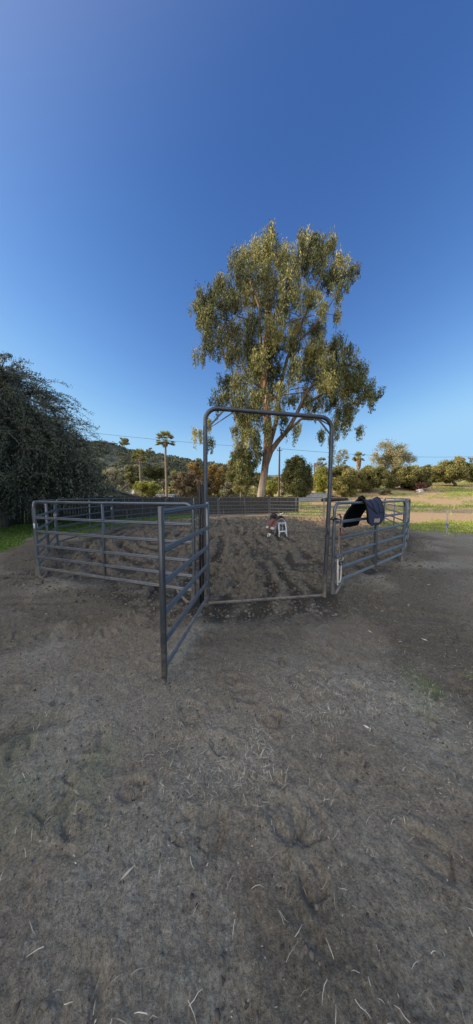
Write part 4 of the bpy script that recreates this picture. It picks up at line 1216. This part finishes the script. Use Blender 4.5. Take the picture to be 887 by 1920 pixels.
ptree('oak_tree', 'broad oak with dark crooked trunk at the right edge', 846, 52, 865, 905, 55, 'oak', 330, 54, (.5, .25), .3, tx=857, lean=-.5)
ptree('oak_tree', 'oak cut off by the right edge of the picture', 905, 32, 858, 915, 60, 'oak', 300, 40, (.55, .26), .26)
ptree('thin_tree', 'thin pale tree on the skyline at far right', 862, 26, 853, 885, 105, 'euc_far', 70, 24, (.8, .35), .2, bark='bark_dead')
ptree('brown_bush', 'dry brown bush beside the paling fence', 722, 18, 917, 933, 43, 'brown', 110, 16, (.32, .14), .05, cat='bush')
for px, hw, yt, Y, mk, lb in ((742, 12, 915, 60, 'olive', 'small olive bush behind the low spreading oak'), (822, 16, 906, 62, 'yellow', 'sunlit bush left of the crooked oak trunk'), (882, 22, 907, 60, 'yellow', 'sunlit bush right of the crooked oak trunk')):
    ptree('bush', lb, px, hw, yt, 928, Y, mk, 120, 18, (.5, .22), .06, cat='bush')


for px, hw, yt, Y, mk, lb in ((478, 16, 886, 66, 'olive', 'pale tree filling the gap left of the eucalyptus base'), (536, 15, 882, 64, 'sage', 'grey-green tree behind the wooden pole'), (586, 15, 884, 62, 'oak', 'green tree behind the thin far pole'), (620, 18, 880, 66, 'olive', 'olive tree just behind the right gate leg'), (662, 18, 880, 62, 'olive', 'lighter olive tree in the gap between two oaks'), (718, 18, 884, 64, 'oak', 'green tree behind the dry brown bush'), (798, 18, 880, 68, 'olive', 'olive tree rising behind the red shrub'), (826, 14, 876, 74, 'oak', 'oak crown peeping out left of the broad oak'), (330, 18, 884, 58, 'oak', 'dark green tree low behind the taller palm'), (300, 14, 890, 60, 'sage', 'pale shrub behind the umbrella pine')):
    ptree('background_tree', lb, px, hw, yt, 934, Y, mk, 170, 26, (.55, .26), .14)


def palm(label, px, ytop, rpx, Y, r, skirt=0., seed=0, ybase=932):
    c = at(px, ytop, Y); z0 = float(rise(c.x, Y)) - .1; root = empty('fan_palm', (c.x, Y, z0), label, 'palm tree', 'fan palms')
    h = c.z - z0; R_ = rpx / F * Y
    q = MB(); q.tube([(0, 0, 0), (.05, 0, h * .3), (.0, 0, h * .7), (.0, 0, h)], r, 12, [1.25, 1, .85, .8]); q.build('trunk', M['bark_palm'], root)
    rd = np.random.default_rng(seed); Cs, Ds, Ls, Ws, Sh = [], [], [], [], []
    for i in range(46):
        a = rd.uniform(0, 6.28); el = rd.uniform(-.6, 1.5)
        dr = np.array([math.cos(a) * math.cos(el), math.sin(a) * math.cos(el), math.sin(el)])
        st = R_ * rd.uniform(.45, .6); ctr = dr * st + np.array([0, 0, h])
        for k in range(15):                      # leaflets fan out from the end of the stalk
            f = (k - 7) / 7 * 1.0; sd_ = np.cross(dr, [0, 0, 1.]); sd_ /= np.linalg.norm(sd_) + 1e-6
            d = dr * math.cos(f) + sd_ * math.sin(f); d[2] -= .10
            L = R_ * .55 * (1 - .25 * abs(f))
            Cs.append(ctr + d * L * .5); Ds.append(d); Ls.append(L); Ws.append(R_ * .075); Sh.append(.5 + .18 * el + rd.normal() * .15)
        Cs.append(dr * st * .5 + np.array([0, 0, h])); Ds.append(dr); Ls.append(st); Ws.append(R_ * .04); Sh.append(.6)
    me = leaf_mesh('crown', np.array(Cs), np.array(Ds), np.array(Ls), np.array(Ws), np.array(Sh)); link_mesh('crown', me, M['palm'], root)
    n = int(40 + 300 * skirt); zz = rd.random(n) * R_ * (.35 + skirt * 2.2); a = rd.uniform(0, 6.28, n); rr_ = r + R_ * (.12 + .2 * skirt) * (1 - zz / (R_ * (.5 + skirt * 2.2)) * .6)
    C = np.stack([np.cos(a) * rr_ * .8, np.sin(a) * rr_ * .8, h - zz], 1); D = np.stack([np.cos(a) * .35, np.sin(a) * .35, -np.ones(n)], 1)
    me = leaf_mesh('dead_fronds', C, D, R_ * .5, R_ * .12, rd.random(n)); link_mesh('dead_fronds', me, M['thatch'], root)


palm('shorter fan palm with yellow-green crown on the left', 262, 858, 17, 45, .20, .0, 1)
palm('taller fan palm rising above the hill line', 310, 827, 19, 38, .19, .0, 2)
palm('distant shaggy fan palm above the oaks on the right', 673, 858, 12, 92, .35, .6, 3)

# ------------------------------------------------------------------ hills
def hill(name, label, prof, Y, depth, cols, mname, amp, seed):
    """prof: (px,py) ridge points; a sloping heightfield from its foot up to the ridge and down behind"""
    xs = [at(a, b, Y).x for a, b in prof]; zs = [at(a, b, Y).z for a, b in prof]
    nx, ny = cols
    X = np.linspace(xs[0], xs[-1], nx); Zr = np.interp(X, xs, zs)
    t = np.concatenate([np.linspace(0, 1, ny), 1 + np.linspace(0, .6, ny // 3)[1:]])
    XX, TT = np.meshgrid(X, t); ZZ = np.interp(XX, X, Zr)
    up = np.where(TT <= 1, sstep(0, 1, TT) * .45 + TT * .55, 1 - (TT - 1) * .7)
    YY = Y - depth * (1 - TT)
    gul = fbm(XX / 26, YY / 60, seed, 4); n2 = fbm(XX / 9, YY / 9, seed + 9, 4)
    Z = ZZ * up + amp * (gul - .5) * np.sin(np.clip(TT, 0, 1) * math.pi) * 2 + amp * .18 * (n2 - .5)
    V = np.stack([XX, YY, Z - 1], -1).reshape(-1, 3); ny2 = len(t)
    i = np.arange(ny2 - 1)[:, None]; j = np.arange(nx - 1)[None]
    Fq = np.stack([i * nx + j, i * nx + j + 1, (i + 1) * nx + j + 1, (i + 1) * nx + j], -1).reshape(-1, 4)
    me = np_mesh(name, V, Fq); me.polygons.foreach_set('use_smooth', np.ones(len(me.polygons), bool))
    o = link_mesh(name, me, M[mname]); tag(o, label, 'hill', kind='structure')
    return XX, YY, Z - 1


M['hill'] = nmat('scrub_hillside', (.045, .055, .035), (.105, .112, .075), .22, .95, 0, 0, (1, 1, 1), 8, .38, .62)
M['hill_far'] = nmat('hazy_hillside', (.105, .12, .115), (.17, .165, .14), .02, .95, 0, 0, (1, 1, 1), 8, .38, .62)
hx, hy, hz = hill('hill', 'scrub-covered hill on the left skyline', [(-140, 850), (40, 836), (120, 832), (178, 829), (200, 828), (216, 832), (240, 842), (262, 846), (300, 851), (330, 857), (360, 863), (400, 869), (430, 874), (470, 886), (540, 905), (600, 930)], 300, 170, (260, 70), 'hill', 9, 41)
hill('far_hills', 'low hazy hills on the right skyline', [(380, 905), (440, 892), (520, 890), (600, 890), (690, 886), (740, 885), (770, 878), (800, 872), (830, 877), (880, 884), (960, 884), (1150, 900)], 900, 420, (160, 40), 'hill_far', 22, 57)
# chaparral scattered over the hill
idx = rng.integers(0, hx.size, 16000)
cx, cy, cz_ = hx.ravel()[idx], hy.ravel()[idx], hz.ravel()[idx]
ok = (cx > -230) & (fbm(cx / 18, cy / 25, 77, 3) + rng.normal(size=len(cx)) * .08 > .40)
cx, cy, cz_ = cx[ok], cy[ok], cz_[ok]
k = 11; C = np.repeat(np.stack([cx, cy, cz_], 1), k, 0); sz = np.repeat(rng.uniform(.6, 1.7, len(cx)), k)
C = C + rng.normal(size=C.shape) * sz[:, None] * np.array([.8, .8, .5]) + np.array([0, 0, .6]) + np.stack([np.repeat(rng.normal(size=len(cx)) * 2, k), 0 * sz, 0 * sz], 1)
me = leaf_mesh('hill_scrub', C, rng.normal(size=C.shape), 1.3 * sz, .8 * sz, np.repeat(rng.random(len(cx)), k) * .7 + rng.random(len(C)) * .3)
o = link_mesh('hill_scrub', me, M['chaparral']); tag(o, 'dark chaparral scrub covering the left hill', 'scrub', kind='stuff')
for px, hw, yt, yb, mk, lb in ((233, 11, 819, 836, 'olive', 'round lone tree on the hill summit'), (281, 10, 839, 853, 'sage', 'pale clump of tree on the hill ridge left of the taller palm'), (372, 7, 858, 868, 'sage', 'small ridge tree above the brown tree'), (398, 7, 864, 872, 'oak', 'small dark ridge tree close to the left gate leg'), (330, 6, 853, 861, 'oak', 'small dark ridge tree right of the taller palm'), (352, 5, 858, 865, 'oak', 'tiny dark ridge tree midway along the ridge')):
    zz = at(px, yb + 1, 296).z - 2
    ptree('hill_tree', lb, px, hw, yt, yb + 3, 296, mk, 60, 16, (1.5, .8), .35, z0=zz, group='trees on the hill', limbs=4, gap=.24)

# far belt of trees that closes the horizon
n = 9000; xx = rng.uniform(-190, 230, n); yy = rng.uniform(120, 170, n) ; xc = np.round(xx / 7) * 7
hh = 4.5 + 4.5 * vnoise(xc / 9, yy * 0, 5) + rise(xx, yy) * .9 - 1
C = np.stack([xx + rng.normal(size=n), yy, rng.random(n) ** .7 * hh], 1)
me = leaf_mesh('far_woods', C, rng.normal(size=(n, 3)), 2.4, 1.4, vnoise(xc / 3, xc * 0, 9) * .7 + rng.random(n) * .3)
o = link_mesh('far_woods', me, M['oak']); tag(o, 'far belt of mixed trees below the hills', 'woods', kind='stuff')
# low undergrowth behind the board fence
n = 16000; xx = rng.uniform(-42, 9, n); yy = rng.uniform(56, 70, n); 
C = np.stack([xx, yy, rng.random(n) * (2.2 + 3.2 * vnoise(xx / 3.5, yy * 0, 15))], 1)
me = leaf_mesh('undergrowth', C, rng.normal(size=(n, 3)), .8, .38, vnoise(xx / 2, yy / 2, 19) * .6 + rng.random(n) * .4)
o = link_mesh('undergrowth', me, M['olive']); tag(o, 'sunlit undergrowth massed behind the board fence', 'undergrowth', kind='stuff')

# ------------------------------------------------------------------ grass, straw, clods
def blades(name, label, X, Y, h, w, m, flat=False, shade=None, cat='grass'):
    n = len(X); Z = ground_z(X, Y)
    D = rng.normal(size=(n, 3)) * (.45 if not flat else 1.0)
    if flat: D[:, 2] *= .12
    else: D[:, 2] = 1
    D /= np.linalg.norm(D, axis=1, keepdims=True)
    hh = h * rng.uniform(.5, 1.3, n)
    C = np.stack([X, Y, Z], 1) + (D * hh[:, None] * .45 if not flat else np.array([0, 0, .006]))
    me = leaf_mesh(name, C, D, hh, w * rng.uniform(.6, 1.3, n), rng.random(n) if shade is None else shade)
    o = link_mesh(name, me, m); tag(o, label, cat, kind='stuff'); return o


def pick(n, box, fn):
    X = rng.uniform(box[0], box[1], n); Y = rng.uniform(box[2], box[3], n); k_ = rng.random(n) < fn(X, Y); return X[k_], Y[k_]


X, Y = pick(90000, (-15, -2.4, 5.8, 20), lambda x, y: masks(x, y)[1]); blades('lawn_grass', 'short green lawn between the pen and the left fence', X, Y, .075, .022, M['grass'])
X, Y = pick(90000, (6.5, 20, 8.8, 16), lambda x, y: masks(x, y)[2]); blades('verge_grass', 'sunlit patch of grass around the stake', X, Y, .09, .025, M['grass_yellow'])
X, Y = pick(130000, (0, 70, 18, 75), lambda x, y: masks(x, y)[2]); blades('field_grass', 'rough sunlit grass on the field beyond the pen', X, Y, .2, .06, M['grass_yellow'])
X, Y = pick(26000, (-2.2, 3.6, .6, 2.7), lambda x, y: masks(x, y)[3] * .55); blades('sparse_grass', 'thin sparse grass sprouting in the foreground dirt', X, Y, 0.03, .0035, M['dry_grass'])
def stalks(name, label, X, Y, L, w, m, cat):
    """thin bent stalks lying on the dirt"""
    n = len(X); a = rng.uniform(0, 2 * math.pi, n); bend = rng.normal(size=n) * .09; L = L * rng.uniform(.35, 1.5, n); w = w * rng.uniform(.6, 1.3, n)
    px = [X]; py = [Y]; ang = a - bend
    for k in range(3):
        px.append(px[-1] + np.cos(ang) * L / 3); py.append(py[-1] + np.sin(ang) * L / 3); ang = ang + bend
    lift = [rng.uniform(.002, .008, n), rng.uniform(.004, .014, n), rng.uniform(.004, .016, n), rng.uniform(.001, .012, n)]
    V = np.empty((n, 8, 3))
    for k in range(4):
        z = ground_z(px[k], py[k]) + lift[k]; ww = w * (1, 1, .9, .45)[k] * .5
        V[:, k * 2] = np.stack([px[k] - np.sin(a) * ww, py[k] + np.cos(a) * ww, z], 1); V[:, k * 2 + 1] = np.stack([px[k] + np.sin(a) * ww, py[k] - np.cos(a) * ww, z], 1)
    q_ = np.array([[0, 1, 3, 2], [2, 3, 5, 4], [4, 5, 7, 6]])
    me = np_mesh(name, V.reshape(-1, 3), (q_[None] + (np.arange(n) * 8)[:, None, None]).reshape(-1, 4))
    at_ = me.attributes.new('shade', 'FLOAT', 'POINT'); at_.data.foreach_set('value', np.repeat(rng.random(n) ** 1.2, 8).astype(np.float32))
    o = link_mesh(name, me, m); tag(o, label, cat, kind='stuff'); return o


def straw_d(x, y): return (.06 + .94 * sstep(.44, .68, fbm(x * 2.3, y * 2.3, 121, 3))) * sstep(2.3, 1.0, y) * (.45 + .55 * sstep(.7, 1.05, y)) * (.10 + .9 * sstep(-.7, .8, x))
X, Y = pick(42000, (-1.9, 2.8, .4, 2.5), straw_d); stalks('straw_litter', 'bits of dry straw scattered over the foreground dirt', X, Y, .036, .0017, M['straw'], 'straw')
X, Y = pick(30000, (-4, 5, .45, 5), lambda x, y: .25 + .5 * sstep(.45, .7, fbm(x * 1.9, y * 1.9, 125, 3))); blades('chaff', 'tiny pale chaff in the dirt', X, Y, .010, .004, M['chaff'], True, cat='chaff')
X, Y = pick(90, (-3.5, 3.5, .6, 4.5), lambda x, y: .55 + 0 * x); blades('fallen_leaves', 'long dry eucalyptus leaves lying on the dirt', X, Y, .055, .010, M["pale_leaf"], True, cat='leaves')

# clods of soil
import bmesh
bm = bmesh.new(); bmesh.ops.create_icosphere(bm, subdivisions=1, radius=1); IV = np.array([v.co[:] for v in bm.verts]); IF = np.array([[v.index for v in f.verts] for f in bm.faces]); bm.free()


def clods(name, label, X, Y, s, m):
    n = len(X); Z = ground_z(X, Y); nv = len(IV)
    V = IV[None] * (1 + rng.normal(size=(n, nv, 1)) * .38) * (s[:, None, None] * rng.uniform(.6, 1.3, (n, 1, 3)) * np.array([1, 1, .7]))
    V = V + np.stack([X, Y, Z + s * .15], 1)[:, None]
    Fq = (IF[None] + (np.arange(n) * nv)[:, None, None]).reshape(-1, 3)
    me = np_mesh(name, V.reshape(-1, 3), Fq, 3)
    o = link_mesh(name, me, m); tag(o, label, 'dirt clods', kind='stuff')


M['clod'] = nmat('soil_clods', (.05, .046, .039), (.19, .176, .15), 9, .95, 0, .6)
X, Y = pick(40000, (-5.6, 7.8, 3.0, 16), lambda x, y: masks(x, y)[0] * sstep(.3, .65, fbm(x * 1.4, y * 1.4, 131, 3)))
clods('soil_clods', 'loose dark clods on the harrowed soil inside the pen', X, Y, rng.uniform(.010, .034, len(X)) * rng.uniform(.4, 1.2, len(X)), M['clod'])
X, Y = pick(50000, (-5.8, 8, 2.6, 10), lambda x, y: np.exp(-((inside_pen(x, y) + .25) / .4) ** 2) * .35)
clods('edge_clods', 'crumbled clods kicked out along the panel feet', X, Y, rng.uniform(.005, .022, len(X)) * np.where(rng.random(len(X)) < .06, 1.9, 1), M['clod'])
X, Y = pick(16000, (-4.5, 4.8, .5, 5), lambda x, y: .5 + 0 * x)
clods('dirt_crumbs', 'small crumbs of dirt on the packed yard', X, Y, rng.uniform(.003, .009, len(X)), M['clod'])
